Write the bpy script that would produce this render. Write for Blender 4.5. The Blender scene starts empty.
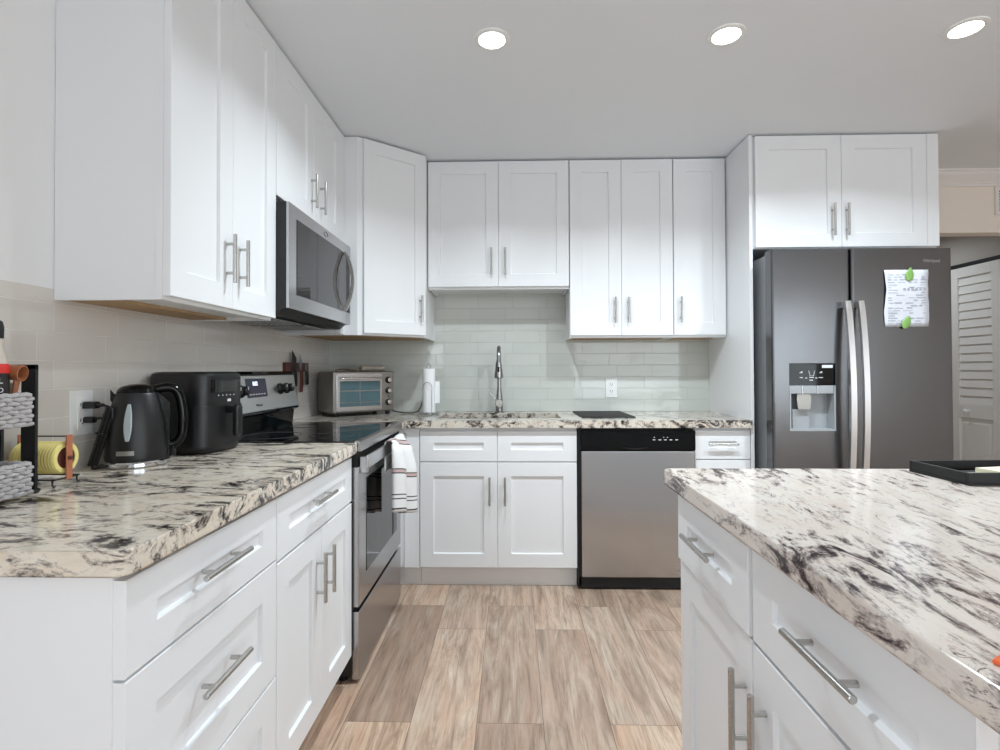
import bpy, bmesh, math, random
from mathutils import Vector, Matrix

random.seed(7)
SC = bpy.context.scene
COL = SC.collection
PI = math.pi

# ------------------------------------------------------------------ camera
F_PX, CAM_H, YAW, PITCH, ROLL, CY = 524.67, 1.1952, 0.0244, 0.0128, -0.0034, 362.84
cd = bpy.data.cameras.new('camera')
cam = bpy.data.objects.new('camera', cd)
COL.objects.link(cam)
_F = Vector((-math.sin(YAW) * math.cos(PITCH), math.cos(YAW) * math.cos(PITCH), math.sin(PITCH)))
_R = Vector((math.cos(YAW), math.sin(YAW), 0))
_U = _R.cross(_F)
_R2 = _R * math.cos(ROLL) + _U * math.sin(ROLL)
_U2 = _U * math.cos(ROLL) - _R * math.sin(ROLL)
cam.matrix_world = Matrix(((_R2.x, _U2.x, -_F.x, 0), (_R2.y, _U2.y, -_F.y, 0),
                           (_R2.z, _U2.z, -_F.z, CAM_H), (0, 0, 0, 1)))
cd.sensor_fit = 'HORIZONTAL'
cd.sensor_width = 36.0
cd.lens = F_PX * 36.0 / 1000.0
cd.shift_x = 0.0
cd.shift_y = -(375.0 - CY) / 1000.0
cd.clip_start = 0.02
SC.camera = cam

# ------------------------------------------------------------------ world, lights, exposure
world = bpy.data.worlds.new('world')
SC.world = world
world.use_nodes = True
wb = world.node_tree.nodes['Background']
wb.inputs[0].default_value = (0.80, 0.90, 1.0, 1)
wb.inputs[1].default_value = 0.6

DOWNLIGHT_W, BACK_FILL_W, HALL_FILL_W = 16.6, 3.0, 6.2
SPREAD = 144.0


XWALL = -1.2286


def area(name, loc, rot, sx, sy, power, color=(1, 1, 1)):
    l = bpy.data.lights.new(name, 'AREA')
    l.shape = 'RECTANGLE'
    l.size, l.size_y = sx, sy
    l.energy = power
    l.color = color
    o = bpy.data.objects.new(name, l)
    COL.objects.link(o)
    o.location = loc
    o.rotation_euler = rot
    return o


# daylight through the window in the rear wall; the side lamps are added fill
area('daylight_rear', (2.38, -3.42, 1.22), (PI / 2, 0, 0), 2.2, 2.0, 66, (0.85, 0.94, 1.0))
area('added_fill_right', (3.98, -2.3, 1.35), (PI / 2, 0, PI / 2), 1.8, 1.5, 60, (0.84, 0.935, 1.0))  # unseen source, added to light the cabinet fronts from the right
area('added_fill_left', (XWALL - .08, -1.75, 1.35), (PI / 2, 0, -PI / 2), 1.8, 1.5, 50, (0.85, 0.94, 1.0))  # unseen source, added to light the island and end panel

SC.view_settings.view_transform = 'Standard'
SC.view_settings.look = 'None'
SC.view_settings.exposure = 0.0
SC.view_settings.gamma = 1.0
SC.view_settings.use_curve_mapping = False
try:
    SC.cycles.use_denoising = True
    SC.cycles.max_bounces = 10
    SC.cycles.diffuse_bounces = 6
    SC.cycles.glossy_bounces = 5
    SC.cycles.caustics_reflective = False
    SC.cycles.caustics_refractive = False
    SC.cycles.sample_clamp_indirect = 6.0
except Exception:
    pass


# ------------------------------------------------------------------ materials
def srgb(r, g, b):
    def f(c):
        c /= 255.0
        return c / 12.92 if c <= 0.04045 else ((c + 0.055) / 1.055) ** 2.4
    return (f(r), f(g), f(b), 1.0)


class NT:
    def __init__(self, name):
        self.m = bpy.data.materials.new(name)
        self.m.use_nodes = True
        self.t = self.m.node_tree
        self.b = self.t.nodes['Principled BSDF']
        self.out = self.t.nodes['Material Output']

    def n(self, typ, **kw):
        nd = self.t.nodes.new(typ)
        for k, v in kw.items():
            setattr(nd, k, v)
        return nd

    def l(self, a, b):
        self.t.links.new(a, b)

    def coords(self, scale=(1, 1, 1), rot=(0, 0, 0), loc=(0, 0, 0), kind='Object'):
        tc = self.n('ShaderNodeTexCoord')
        mp = self.n('ShaderNodeMapping')
        if any(rot):
            m0 = self.n('ShaderNodeMapping')
            m0.inputs['Rotation'].default_value = rot
            self.l(tc.outputs[kind], m0.inputs['Vector'])
            mp.inputs['Scale'].default_value = scale
            mp.inputs['Location'].default_value = loc
            self.l(m0.outputs[0], mp.inputs['Vector'])
            return mp.outputs['Vector']
        mp.inputs['Scale'].default_value = scale
        mp.inputs['Rotation'].default_value = rot
        mp.inputs['Location'].default_value = loc
        self.l(tc.outputs[kind], mp.inputs['Vector'])
        return mp.outputs['Vector']

    def noise(self, vec, scale, detail=4, rough=0.5, dist=0.0):
        nd = self.n('ShaderNodeTexNoise')
        nd.inputs['Scale'].default_value = scale
        nd.inputs['Detail'].default_value = detail
        nd.inputs['Roughness'].default_value = rough
        nd.inputs['Distortion'].default_value = dist
        self.l(vec, nd.inputs['Vector'])
        return nd.outputs[0]

    def ramp(self, fac, stops, interp='LINEAR'):
        nd = self.n('ShaderNodeValToRGB')
        cr = nd.color_ramp
        cr.interpolation = interp
        while len(cr.elements) < len(stops):
            cr.elements.new(0.5)
        for e, (p, c) in zip(cr.elements, stops):
            e.position = p
            e.color = c if len(c) == 4 else (*c, 1)
        self.l(fac, nd.inputs[0])
        return nd.outputs[0]

    def math(self, op, a, b=None, clamp=False):
        nd = self.n('ShaderNodeMath', operation=op)
        nd.use_clamp = clamp
        for i, v in enumerate((a, b)):
            if v is None:
                continue
            if isinstance(v, (int, float)):
                nd.inputs[i].default_value = v
            else:
                self.l(v, nd.inputs[i])
        return nd.outputs[0]

    def mix(self, fac, a, b, blend='MIX'):
        nd = self.n('ShaderNodeMix', data_type='RGBA', blend_type=blend)
        for i, v in ((0, fac), (6, a), (7, b)):
            if isinstance(v, (int, float)):
                nd.inputs[i].default_value = v
            elif isinstance(v, tuple):
                nd.inputs[i].default_value = v
            else:
                self.l(v, nd.inputs[i])
        return nd.outputs[2]

    def bump(self, h, strength=0.2, dist=0.01):
        nd = self.n('ShaderNodeBump')
        nd.inputs['Strength'].default_value = strength
        nd.inputs['Distance'].default_value = dist
        self.l(h, nd.inputs['Height'])
        self.l(nd.outputs[0], self.b.inputs['Normal'])

    def set(self, **kw):
        for k, v in kw.items():
            i = self.b.inputs[k.replace('_', ' ')]
            if isinstance(v, (int, float, tuple)):
                i.default_value = v
            else:
                self.l(v, i)
        return self


def plain(name, col, rough=0.5, metal=0.0, var=0.03, scale=30.0, bump=0.0, **kw):
    """principled with a little procedural variation in tone and gloss"""
    t = NT(name)
    v = t.coords()
    nz = t.noise(v, scale, 3)
    c = t.mix(nz, tuple(x * (1 - var) for x in col[:3]) + (1,), tuple(min(1, x * (1 + var)) for x in col[:3]) + (1,))
    t.set(Base_Color=c, Metallic=metal)
    t.set(Roughness=t.math('ADD', t.math('MULTIPLY', nz, 0.06), max(0.0, rough - 0.03)))
    if bump:
        t.bump(nz, bump, 0.002)
    for k, x in kw.items():
        t.set(**{k: x})
    return t.m


def emit(name, col, strength, base=(0.8, 0.8, 0.8, 1)):
    t = NT(name)
    t.set(Base_Color=base, Emission_Color=col, Emission_Strength=strength, Roughness=0.5)
    return t.m


def m_steel(name, col, rough, axis='x', streak=0.05):
    t = NT(name)
    sc = {'x': (2, 260, 260), 'y': (260, 2, 260), 'z': (260, 260, 2)}[axis]
    nz = t.noise(t.coords(scale=sc), 1.0, 4, 0.6)
    c = t.mix(nz, tuple(x * (1 - streak) for x in col[:3]) + (1,), tuple(min(1, x * (1 + streak)) for x in col[:3]) + (1,))
    t.set(Base_Color=c, Metallic=1.0)
    t.set(Roughness=t.math('ADD', t.math('MULTIPLY', nz, 0.10), rough - 0.05))
    t.set(Anisotropic=0.5)
    t.bump(nz, 0.02, 0.001)
    return t.m


def m_granite(name, rotz, base_a, base_b, dark, mid, thr, warm, stretch=(5.0, 13.0, 13.0), veins=0.5, fine=0.6):
    t = NT(name)
    v0 = t.coords()
    v = t.coords(scale=stretch, rot=(0, 0, rotz))
    vf = t.coords(scale=tuple(k * 3.2 for k in stretch), rot=(0, 0, rotz * 1.2), loc=(3, 1, 2))
    big = t.noise(v0, 3.1, 3, 0.55)
    n1 = t.noise(v, 1.35, 10, 0.70, 1.6)
    n2 = t.noise(vf, 1.0, 8, 0.72, 0.9)
    n3 = t.noise(t.coords(scale=stretch, rot=(0, 0, rotz * 0.6), loc=(7, 3, 1)), 0.8, 8, 0.62, 2.4)
    n4 = t.noise(v0, 75.0, 6, 0.75)
    base = t.mix(t.ramp(n2, [(0.32, (0, 0, 0)), (0.68, (1, 1, 1))]), base_a, base_b)
    base = t.mix(t.ramp(n3, [(0.44, (0, 0, 0)), (0.68, (0.6, 0.6, 0.6))]), base, warm)
    # soft grey-brown streaks everywhere
    st = t.math('ADD', n2, t.math('MULTIPLY', t.math('SUBTRACT', n4, 0.5), 0.25))
    st = t.ramp(st, [(0.53, (0, 0, 0)), (0.64, (fine, fine, fine))])
    base = t.mix(st, base, mid)
    # dark mineral clusters with ragged, speckled edges
    s = t.math('ADD', n1, t.math('MULTIPLY', t.math('SUBTRACT', big, 0.5), 0.40))
    s = t.math('ADD', s, t.math('MULTIPLY', t.math('SUBTRACT', n2, 0.5), 0.42))
    s2 = t.math('ADD', s, t.math('MULTIPLY', t.math('SUBTRACT', n4, 0.5), 0.24))
    midm = t.ramp(s2, [(thr - 0.075, (0, 0, 0)), (thr + 0.02, (0.9, 0.9, 0.9))])
    c = t.mix(midm, base, mid)
    darkm = t.ramp(s2, [(thr + 0.005, (0, 0, 0)), (thr + 0.075, (1, 1, 1))])
    c = t.mix(darkm, c, dark)
    # thin dark veins
    w = t.math('ABSOLUTE', t.math('SUBTRACT', n3, 0.5))
    vein = t.ramp(w, [(0.0, (1, 1, 1)), (0.010, (0, 0, 0))])
    vein = t.math('MULTIPLY', vein, t.ramp(n1, [(0.48, (0, 0, 0)), (0.56, (1, 1, 1))]))
    c = t.mix(t.math('MULTIPLY', vein, veins), c, dark)
    t.set(Base_Color=c, Roughness=0.13)
    t.set(Specular_IOR_Level=0.5)
    return t.m


def m_tile(name, axis, col_a, col_b, grout, w=0.229, h=0.0762):
    t = NT(name)
    tc = t.n('ShaderNodeTexCoord')
    sp = t.n('ShaderNodeSeparateXYZ')
    t.l(tc.outputs['Object'], sp.inputs[0])
    cb = t.n('ShaderNodeCombineXYZ')
    t.l(sp.outputs[axis], cb.inputs[0])
    t.l(t.math('SUBTRACT', sp.outputs[2], 0.918), cb.inputs[1])
    br = t.n('ShaderNodeTexBrick')
    br.offset = 0.22
    br.inputs['Scale'].default_value = 1.0
    br.inputs['Brick Width'].default_value = w
    br.inputs['Row Height'].default_value = h
    br.inputs['Mortar Size'].default_value = 0.0016
    br.inputs['Mortar Smooth'].default_value = 0.4
    br.inputs['Color1'].default_value = col_a
    br.inputs['Color2'].default_value = col_b
    br.inputs['Mortar'].default_value = grout
    t.l(cb.outputs[0], br.inputs['Vector'])
    t.set(Base_Color=br.outputs['Color'])
    t.set(Roughness=t.math('ADD', t.math('MULTIPLY', br.outputs['Fac'], 0.4), 0.07))
    wav = t.noise(cb.outputs[0], 9.0, 2)
    hgt = t.math('SUBTRACT', t.math('MULTIPLY', wav, 0.9), t.math('MULTIPLY', br.outputs['Fac'], 0.6))
    t.bump(hgt, 0.45, 0.004)
    return t.m


def m_floor():
    t = NT('wood_plank_floor')
    tc = t.n('ShaderNodeTexCoord')
    sp = t.n('ShaderNodeSeparateXYZ')
    t.l(tc.outputs['Object'], sp.inputs[0])
    cb = t.n('ShaderNodeCombineXYZ')
    t.l(t.math('ADD', sp.outputs[1], 0.21), cb.inputs[0])
    t.l(t.math('ADD', sp.outputs[0], 0.126), cb.inputs[1])

    def brick(c1, c2, mo):
        br = t.n('ShaderNodeTexBrick')
        br.offset = 0.73
        br.offset_frequency = 2
        br.squash = 1.0
        br.inputs['Scale'].default_value = 1.0
        br.inputs['Brick Width'].default_value = 0.88
        br.inputs['Row Height'].default_value = 0.225
        br.inputs['Mortar Size'].default_value = 0.0011
        br.inputs['Mortar Smooth'].default_value = 0.3
        br.inputs['Color1'].default_value = c1
        br.inputs['Color2'].default_value = c2
        br.inputs['Mortar'].default_value = mo
        t.l(cb.outputs[0], br.inputs['Vector'])
        return br
    br = brick((0, 0, 0, 1), (1, 1, 1, 1), (0.5, 0.5, 0.5, 1))
    rnd = br.outputs['Color']
    # offset the grain of each plank by its random value
    ad = t.n('ShaderNodeVectorMath', operation='ADD')
    sc = t.n('ShaderNodeVectorMath', operation='SCALE')
    t.l(rnd, sc.inputs[0])
    sc.inputs['Scale'].default_value = 13.0
    t.l(tc.outputs['Object'], ad.inputs[0])
    t.l(sc.outputs[0], ad.inputs[1])

    def stretched(s):
        mp = t.n('ShaderNodeMapping')
        mp.inputs['Scale'].default_value = s
        t.l(ad.outputs[0], mp.inputs['Vector'])
        return mp.outputs[0]
    g1 = t.noise(stretched((9, 1.3, 1)), 1.0, 7, 0.66, 2.6)
    g2 = t.noise(stretched((64, 2.8, 1)), 1.0, 6, 0.7, 1.6)
    g3 = t.noise(stretched((6, 1.6, 1)), 1.0, 4, 0.55, 1.6)
    c = t.ramp(g1, [(0.28, srgb(124, 107, 95)), (0.43, srgb(178, 158, 142)), (0.55, srgb(202, 184, 168)), (0.72, srgb(222, 209, 194))])
    c = t.mix(t.ramp(g3, [(0.42, (0, 0, 0)), (0.62, (0.55, 0.55, 0.55))]), c, srgb(206, 175, 155))
    c = t.mix(t.ramp(g2, [(0.34, (0.60, 0.60, 0.60)), (0.52, (0, 0, 0))]), c, srgb(122, 102, 88))
    tone = t.ramp(rnd, [(0.0, srgb(206, 195, 187)), (0.5, srgb(234, 230, 226)), (1.0, srgb(250, 238, 226))])
    c = t.mix(1.0, c, tone, 'MULTIPLY')
    c = t.mix(br.outputs['Fac'], c, srgb(92, 76, 64))
    t.set(Base_Color=c)
    t.set(Roughness=t.math('ADD', t.math('MULTIPLY', g2, 0.15), 0.30))
    t.bump(t.math('SUBTRACT', t.math('MULTIPLY', g2, 0.4), br.outputs['Fac']), 0.12, 0.002)
    return t.m


def m_glass(name, alpha=0.1, tint=(1, 1, 1, 1), rough=0.02):
    t = NT(name)
    tr = t.n('ShaderNodeBsdfTransparent')
    tr.inputs[0].default_value = tint
    gl = t.n('ShaderNodeBsdfGlossy')
    gl.inputs['Roughness'].default_value = rough
    nz = t.noise(t.coords(), 3.0, 1)
    mx = t.n('ShaderNodeMixShader')
    t.l(t.math('ADD', t.math('MULTIPLY', nz, 0.02), alpha - 0.01), mx.inputs[0])
    t.l(tr.outputs[0], mx.inputs[1])
    t.l(gl.outputs[0], mx.inputs[2])
    t.l(mx.outputs[0], t.out.inputs['Surface'])
    return t.m


def m_towel():
    t = NT('striped_towel_cloth')
    at_ = t.n('ShaderNodeAttribute', attribute_name='hem_distance')
    z = at_.outputs['Fac']
    W = srgb(224, 224, 224)
    D = srgb(58, 54, 56)
    Rr = srgb(188, 164, 160)
    stops = [(0.0, W)]
    for zc, k in ((0.014, 0), (0.066, 1), (0.172, 1), (0.318, 1)):
        if k:
            stops += [((zc - 0.014) / 0.4, D), ((zc - 0.009) / 0.4, Rr if zc > 0.1 else W), ((zc + 0.004) / 0.4, D), ((zc + 0.009) / 0.4, W)]
        else:
            stops += [((zc - 0.004) / 0.4, D), ((zc + 0.002) / 0.4, W)]
    c = t.ramp(t.math('DIVIDE', z, 0.4), stops, 'CONSTANT')
    nz = t.noise(t.coords(), 400, 2)
    t.set(Base_Color=c, Roughness=0.9)
    t.bump(nz, 0.3, 0.001)
    return t.m


M = {}
M['cab'] = plain('white_satin_cabinet_paint', srgb(232, 233, 235), 0.33, var=0.006, scale=4)
M['wall'] = plain('white_wall_paint', srgb(234, 234, 235), 0.7, var=0.01, scale=12, bump=0.03)
M['ceiling'] = plain('ceiling_paint', srgb(232, 235, 239), 0.7, var=0.01, scale=6, bump=0.02)
M['beige'] = plain('beige_wall_paint', srgb(240, 229, 218), 0.7, var=0.01, scale=12, bump=0.03)
M['hall'] = plain('grey_hall_paint', srgb(184, 177, 170), 0.7, var=0.01, scale=12, bump=0.03)
M['trimw'] = plain('white_trim_paint', srgb(234, 230, 226), 0.35, var=0.01, scale=8)
M['floor'] = m_floor()
M['tile_back'] = m_tile('grey_glass_subway_tile', 0, srgb(200, 203, 197), srgb(206, 208, 202), srgb(184, 185, 178))
M['tile_left_warm_lit'] = m_tile('glass_subway_tile_side_warm_lit', 1, srgb(214, 208, 201), srgb(219, 213, 206), srgb(230, 226, 220))  # same glass tile as the back; warm reflected light put into its colour
M['granite'] = m_granite('cream_black_granite', 0.10, srgb(214, 202, 186), srgb(232, 224, 211), srgb(32, 29, 30), srgb(128, 119, 112), 0.552, srgb(210, 189, 166), stretch=(4.8, 11.0, 11.0))
M['granite_back'] = m_granite('cream_black_granite_wall_run', 0.1, srgb(206, 198, 184), srgb(222, 216, 205), srgb(28, 26, 27), srgb(118, 106, 100), 0.552, srgb(206, 184, 164), stretch=(9.0, 14.0, 14.0))
M['granite_island'] = m_granite('white_brown_granite', 0.16, srgb(214, 203, 193), srgb(228, 221, 214), srgb(58, 48, 50), srgb(142, 128, 124), 0.592,
                                srgb(210, 191, 178), stretch=(15.0, 4.0, 15.0), veins=0.95, fine=0.5)
M['steel'] = m_steel('brushed_stainless', srgb(186, 186, 188), 0.24, 'z')
M['steel_h'] = m_steel('brushed_stainless_horizontal', srgb(190, 190, 192), 0.24, 'x')
M['fridge'] = m_steel('fridge_stainless', srgb(108, 108, 110), 0.24, 'z')
M['steel_dull'] = m_steel('dull_stainless', srgb(150, 147, 142), 0.34, 'x')
M['steel_bright'] = m_steel('bright_satin_stainless', srgb(214, 213, 213), 0.36, 'z')
M['fridge_side'] = plain('grey_fridge_side', srgb(134, 136, 139), 0.4, 0.3)
M['nickel'] = m_steel('satin_nickel', srgb(192, 190, 186), 0.26, 'x', 0.02)
M['chrome'] = plain('chrome', srgb(215, 215, 218), 0.10, 1.0, var=0.01)
M['gun'] = plain('dark_brushed_metal', srgb(158, 158, 160), 0.25, 1.0)
M['black_gloss'] = plain('black_gloss', srgb(7, 7, 8), 0.05, var=0.02, Specular_IOR_Level=0.22)
M['black_glass'] = plain('black_glass', srgb(8, 9, 10), 0.04, var=0.02, Specular_IOR_Level=0.7)
M['black_satin'] = plain('black_satin_plastic', srgb(15, 15, 17), 0.40, var=0.05)
M['black_matte'] = plain('black_matte', srgb(11, 11, 12), 0.6, var=0.1)
M['gauge'] = plain('clear_water_gauge', srgb(170, 178, 182), 0.15)
M['plate'] = plain('silver_plate', srgb(160, 158, 154), 0.35, 0.6)
M['white_plastic'] = plain('white_plastic', srgb(236, 236, 234), 0.3, var=0.01)
M['paper'] = plain('white_paper', srgb(206, 208, 216), 0.8, var=0.02)
M['roll'] = plain('paper_towel', srgb(240, 240, 241), 0.9, var=0.02, bump=0.2, scale=200)
M['ink'] = plain('grey_ink', srgb(160, 162, 172), 0.8)
M['ink_dark'] = plain('dark_ink', srgb(60, 60, 64), 0.8)
M['white_ink'] = plain('white_print', srgb(220, 222, 224), 0.5)
M['leaf'] = plain('green_leaf_plastic', srgb(122, 164, 84), 0.35, var=0.12, scale=60)
M['wood'] = plain('brown_wood', srgb(150, 92, 58), 0.5, var=0.25, scale=60)
M['wood_dark'] = plain('dark_red_wood', srgb(84, 40, 34), 0.45, var=0.25, scale=60)
M['ply'] = plain('raw_plywood', srgb(184, 152, 116), 0.7, var=0.15, scale=25)
M['copper'] = plain('copper_strap', srgb(200, 128, 98), 0.35, 0.6, var=0.05)
M['yellow'] = plain('yellow_sponge_roll', srgb(228, 212, 134), 0.8, var=0.08, scale=80, bump=0.3)
M['wicker'] = plain('grey_woven_paper_rope', srgb(176, 172, 172), 0.85, var=0.25, scale=140, bump=0.5)
M['amber'] = plain('pale_bottle', srgb(196, 186, 174), 0.25, var=0.05)
M['red'] = plain('red_label', srgb(206, 44, 40), 0.5)
M['label_black'] = plain('black_label', srgb(30, 26, 24), 0.5)
M['towel'] = m_towel()
M['cloth'] = plain('beige_cloth', srgb(196, 186, 174), 0.9, var=0.15, scale=60, bump=0.4)
M['orange'] = plain('orange_cloth', srgb(232, 104, 54), 0.8, var=0.1, scale=80, bump=0.3)
M['cream'] = plain('cream_paper', srgb(206, 202, 180), 0.8, var=0.03)
M['lens'] = emit('lit_lens', (1.0, 0.98, 0.95, 1), 14.0)
M['display'] = emit('lit_display', (0.10, 0.10, 0.16, 1), 0.25, (0.01, 0.01, 0.014, 1))
M['digits'] = emit('lit_digits', (0.75, 0.85, 1.0, 1), 2.0)
M['acrylic'] = m_glass('clear_acrylic', 0.22, (0.9, 0.93, 0.93, 1))
M['pane'] = m_glass('window_pane', 0.08)
M['oven_glass'] = plain('tinted_oven_glass', srgb(70, 100, 108), 0.06, var=0.15, scale=14, Specular_IOR_Level=0.6)
M['green'] = plain('garden_green', srgb(80, 112, 62), 0.9, var=0.4, scale=6)


# ------------------------------------------------------------------ mesh builder
class MB:
    def __init__(self, mat=None):
        self.bm = bmesh.new()
        self.X = Matrix.Identity(4) if mat is None else mat

    def _done(self, verts, m, before):
        for v in verts:
            v.co = self.X @ v.co
        for f in self.bm.faces:
            if f not in before:
                f.material_index = m

    def box(self, x0, x1, y0, y1, z0, z1, bev=0.0, seg=2, m=0):
        tmp = bmesh.new()
        bmesh.ops.create_cube(tmp, size=1.0)
        for v in tmp.verts:
            v.co = Vector(((x0 + x1) / 2 + v.co.x * (x1 - x0), (y0 + y1) / 2 + v.co.y * (y1 - y0), (z0 + z1) / 2 + v.co.z * (z1 - z0)))
        if bev > 0:
            b = min(bev, abs(x1 - x0) * .45, abs(y1 - y0) * .45, abs(z1 - z0) * .45)
            bmesh.ops.bevel(tmp, geom=list(tmp.edges), offset=b, segments=seg, affect='EDGES', profile=0.5)
        self._merge(tmp, m)
        return self

    def _merge(self, tmp, m):
        bmesh.ops.recalc_face_normals(tmp, faces=list(tmp.faces))
        mp = {}
        for v in tmp.verts:
            mp[v] = self.bm.verts.new(self.X @ v.co)
        for f in tmp.faces:
            try:
                nf = self.bm.faces.new([mp[v] for v in f.verts])
                nf.material_index = m
            except ValueError:
                pass
        tmp.free()

    def faces(self, verts, faces, m=0, recalc=True):
        tmp = bmesh.new()
        vs = [tmp.verts.new(v) for v in verts]
        for f in faces:
            try:
                tmp.faces.new([vs[i] for i in f])
            except ValueError:
                pass
        self._merge(tmp, m)
        return self

    def prism(self, poly, z0, z1, bev=0.0, m=0, seg=2):
        tmp = bmesh.new()
        a = [tmp.verts.new((p[0], p[1], z0)) for p in poly]
        b = [tmp.verts.new((p[0], p[1], z1)) for p in poly]
        tmp.faces.new(list(reversed(a)))
        tmp.faces.new(b)
        n = len(poly)
        for i in range(n):
            tmp.faces.new((a[i], a[(i + 1) % n], b[(i + 1) % n], b[i]))
        if bev:
            bmesh.ops.bevel(tmp, geom=list(tmp.edges), offset=bev, segments=seg, affect='EDGES', profile=0.5)
        self._merge(tmp, m)
        return self

    def loft(self, loops, cap0=True, cap1=True, m=0, closed=False):
        tmp = bmesh.new()
        R = [[tmp.verts.new(p) for p in lp] for lp in loops]
        n = len(R[0])
        k = len(R)
        for i in range(k if closed else k - 1):
            A, B = R[i], R[(i + 1) % k]
            for j in range(n):
                tmp.faces.new((A[j], A[(j + 1) % n], B[(j + 1) % n], B[j]))
        if not closed:
            if cap0:
                tmp.faces.new(list(reversed(R[0])))
            if cap1:
                tmp.faces.new(R[-1])
        self._merge(tmp, m)
        return self

    def lathe(self, prof, c=(0, 0, 0), axis=(0, 0, 1), seg=32, m=0):
        ax = Vector(axis).normalized()
        q = Vector((0, 0, 1)).rotation_difference(ax)
        c = Vector(c)
        loops = []
        for r, z in prof:
            loops.append([c + q @ Vector((max(r, 1e-5) * math.cos(2 * PI * i / seg), max(r, 1e-5) * math.sin(2 * PI * i / seg), z)) for i in range(seg)])
        return self.loft(loops, m=m)

    def cyl(self, p0, p1, r, r1=None, seg=16, m=0, bev=0.0):
        p0, p1 = Vector(p0), Vector(p1)
        L = (p1 - p0).length
        r1 = r if r1 is None else r1
        if bev:
            prof = [(r - bev, 0), (r, bev), (r1, L - bev), (r1 - bev, L)]
        else:
            prof = [(r, 0), (r1, L)]
        return self.lathe(prof, p0, p1 - p0, seg, m)

    def tube(self, pts, r, seg=8, m=0, closed=False, flat=None):
        """round tube, or a flat strip when flat = (half width along the path normal N0, half thickness)"""
        P = [Vector(p) for p in pts]
        n = len(P)
        T = []
        for i in range(n):
            if closed:
                t = P[(i + 1) % n] - P[i - 1]
            else:
                t = P[min(i + 1, n - 1)] - P[max(i - 1, 0)]
            T.append(t.normalized())
        up = Vector((0, 0, 1)) if abs(T[0].z) < 0.9 else Vector((1, 0, 0))
        N = (up - T[0] * up.dot(T[0])).normalized()
        loops = []
        for i in range(n):
            if i:
                q = T[i - 1].rotation_difference(T[i])
                N = q @ N
                N = (N - T[i] * N.dot(T[i])).normalized()
            B = T[i].cross(N)
            rr = r[i] if isinstance(r, (list, tuple)) else r
            if flat:
                a, b = flat
                loops.append([P[i] + N * (sx * a) + B * (sy * b) for sx, sy in ((1, 1), (-1, 1), (-1, -1), (1, -1))])
            else:
                loops.append([P[i] + N * (rr * math.cos(2 * PI * k / seg)) + B * (rr * math.sin(2 * PI * k / seg)) for k in range(seg)])
        return self.loft(loops, m=m, closed=closed)

    def shaker(self, x0, x1, z0, z1, yb=0.0, t=0.02, rail=0.057, rec=0.009, rail_z=None, ch=0.004):
        """a shaker front: back plane at yb, front face at yb - t, recessed centre panel"""
        rz = rail if rail_z is None else rail_z
        yf = yb - t
        e = 0.0015

        def ring(ix, iz, y):
            return [(x0 + ix, y, z0 + iz), (x1 - ix, y, z0 + iz), (x1 - ix, y, z1 - iz), (x0 + ix, y, z1 - iz)]
        rings = [ring(0, 0, yb), ring(0, 0, yf + e), ring(e, e, yf), ring(rail, rz, yf), ring(rail + ch * .5, rz + ch, yf + rec)]
        tmp = bmesh.new()
        R = [[tmp.verts.new(p) for p in rg] for rg in rings]
        for A, B in zip(R, R[1:]):
            for j in range(4):
                tmp.faces.new((A[j], A[(j + 1) % 4], B[(j + 1) % 4], B[j]))
        tmp.faces.new(R[-1])
        tmp.faces.new(list(reversed(R[0])))
        self._merge(tmp, 0)
        return self

    def build(self, name, mats, parent=None, smooth=True, angle=35, weighted=True):
        me = bpy.data.meshes.new(name)
        self.bm.to_mesh(me)
        self.bm.free()
        for mt in (mats if isinstance(mats, (list, tuple)) else [mats]):
            me.materials.append(mt)
        if smooth:
            me.polygons.foreach_set('use_smooth', [True] * len(me.polygons))
            try:
                me.set_sharp_from_angle(angle=math.radians(angle))
            except Exception:
                pass
        o = bpy.data.objects.new(name, me)
        COL.objects.link(o)
        if smooth and weighted:
            wn = o.modifiers.new('weighted_normals', 'WEIGHTED_NORMAL')
            wn.keep_sharp = True
            wn.weight = 80
        if parent is not None:
            o.parent = parent
        return o


def thing(name, label, cat, loc=(0, 0, 0), rotz=0.0, group=None):
    o = bpy.data.objects.new(name, None)
    o.empty_display_size = 0.05
    COL.objects.link(o)
    o.location = loc
    o.rotation_euler = (0, 0, rotz)
    return tag(o, label, cat, group)


def tag(o, label, cat, group=None):
    o['label'] = label
    o['category'] = cat
    if group:
        o['group'] = group
    return o


def struct(o):
    o['kind'] = 'structure'
    return o


def text(name, body, size, loc, rot, mat, parent, extrude=0.0003, align='CENTER', sx=1.0):
    cu = bpy.data.curves.new(name, 'FONT')
    cu.body = body
    cu.size = size
    cu.extrude = extrude
    cu.align_x = align
    cu.align_y = 'CENTER'
    cu.materials.append(mat)
    tmp = bpy.data.objects.new(name + '_outline', cu)
    COL.objects.link(tmp)
    dg = bpy.context.evaluated_depsgraph_get()
    me = bpy.data.meshes.new_from_object(tmp.evaluated_get(dg))
    bpy.data.objects.remove(tmp)
    me.name = name
    me.transform(Matrix.Diagonal((sx, 1, 1, 1)))
    o = bpy.data.objects.new(name, me)
    COL.objects.link(o)
    o.location = loc
    o.rotation_euler = rot
    o.parent = parent
    return o


def arc(fn, n):
    return [fn(i / (n - 1)) for i in range(n)]


def bez(p, n=24):
    """smooth curve through control points (Catmull-Rom)"""
    P = [Vector(q) for q in p]
    P = [P[0] * 2 - P[1]] + P + [P[-1] * 2 - P[-2]]
    out = []
    segs = len(P) - 3
    for s in range(segs):
        a, b, c, d = P[s:s + 4]
        for k in range(n if s < segs - 1 else n + 1):
            t = k / n
            out.append(0.5 * ((2 * b) + (c - a) * t + (2 * a - 5 * b + 4 * c - d) * t * t + (3 * b - a - 3 * c + d) * t ** 3))
    return out


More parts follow.
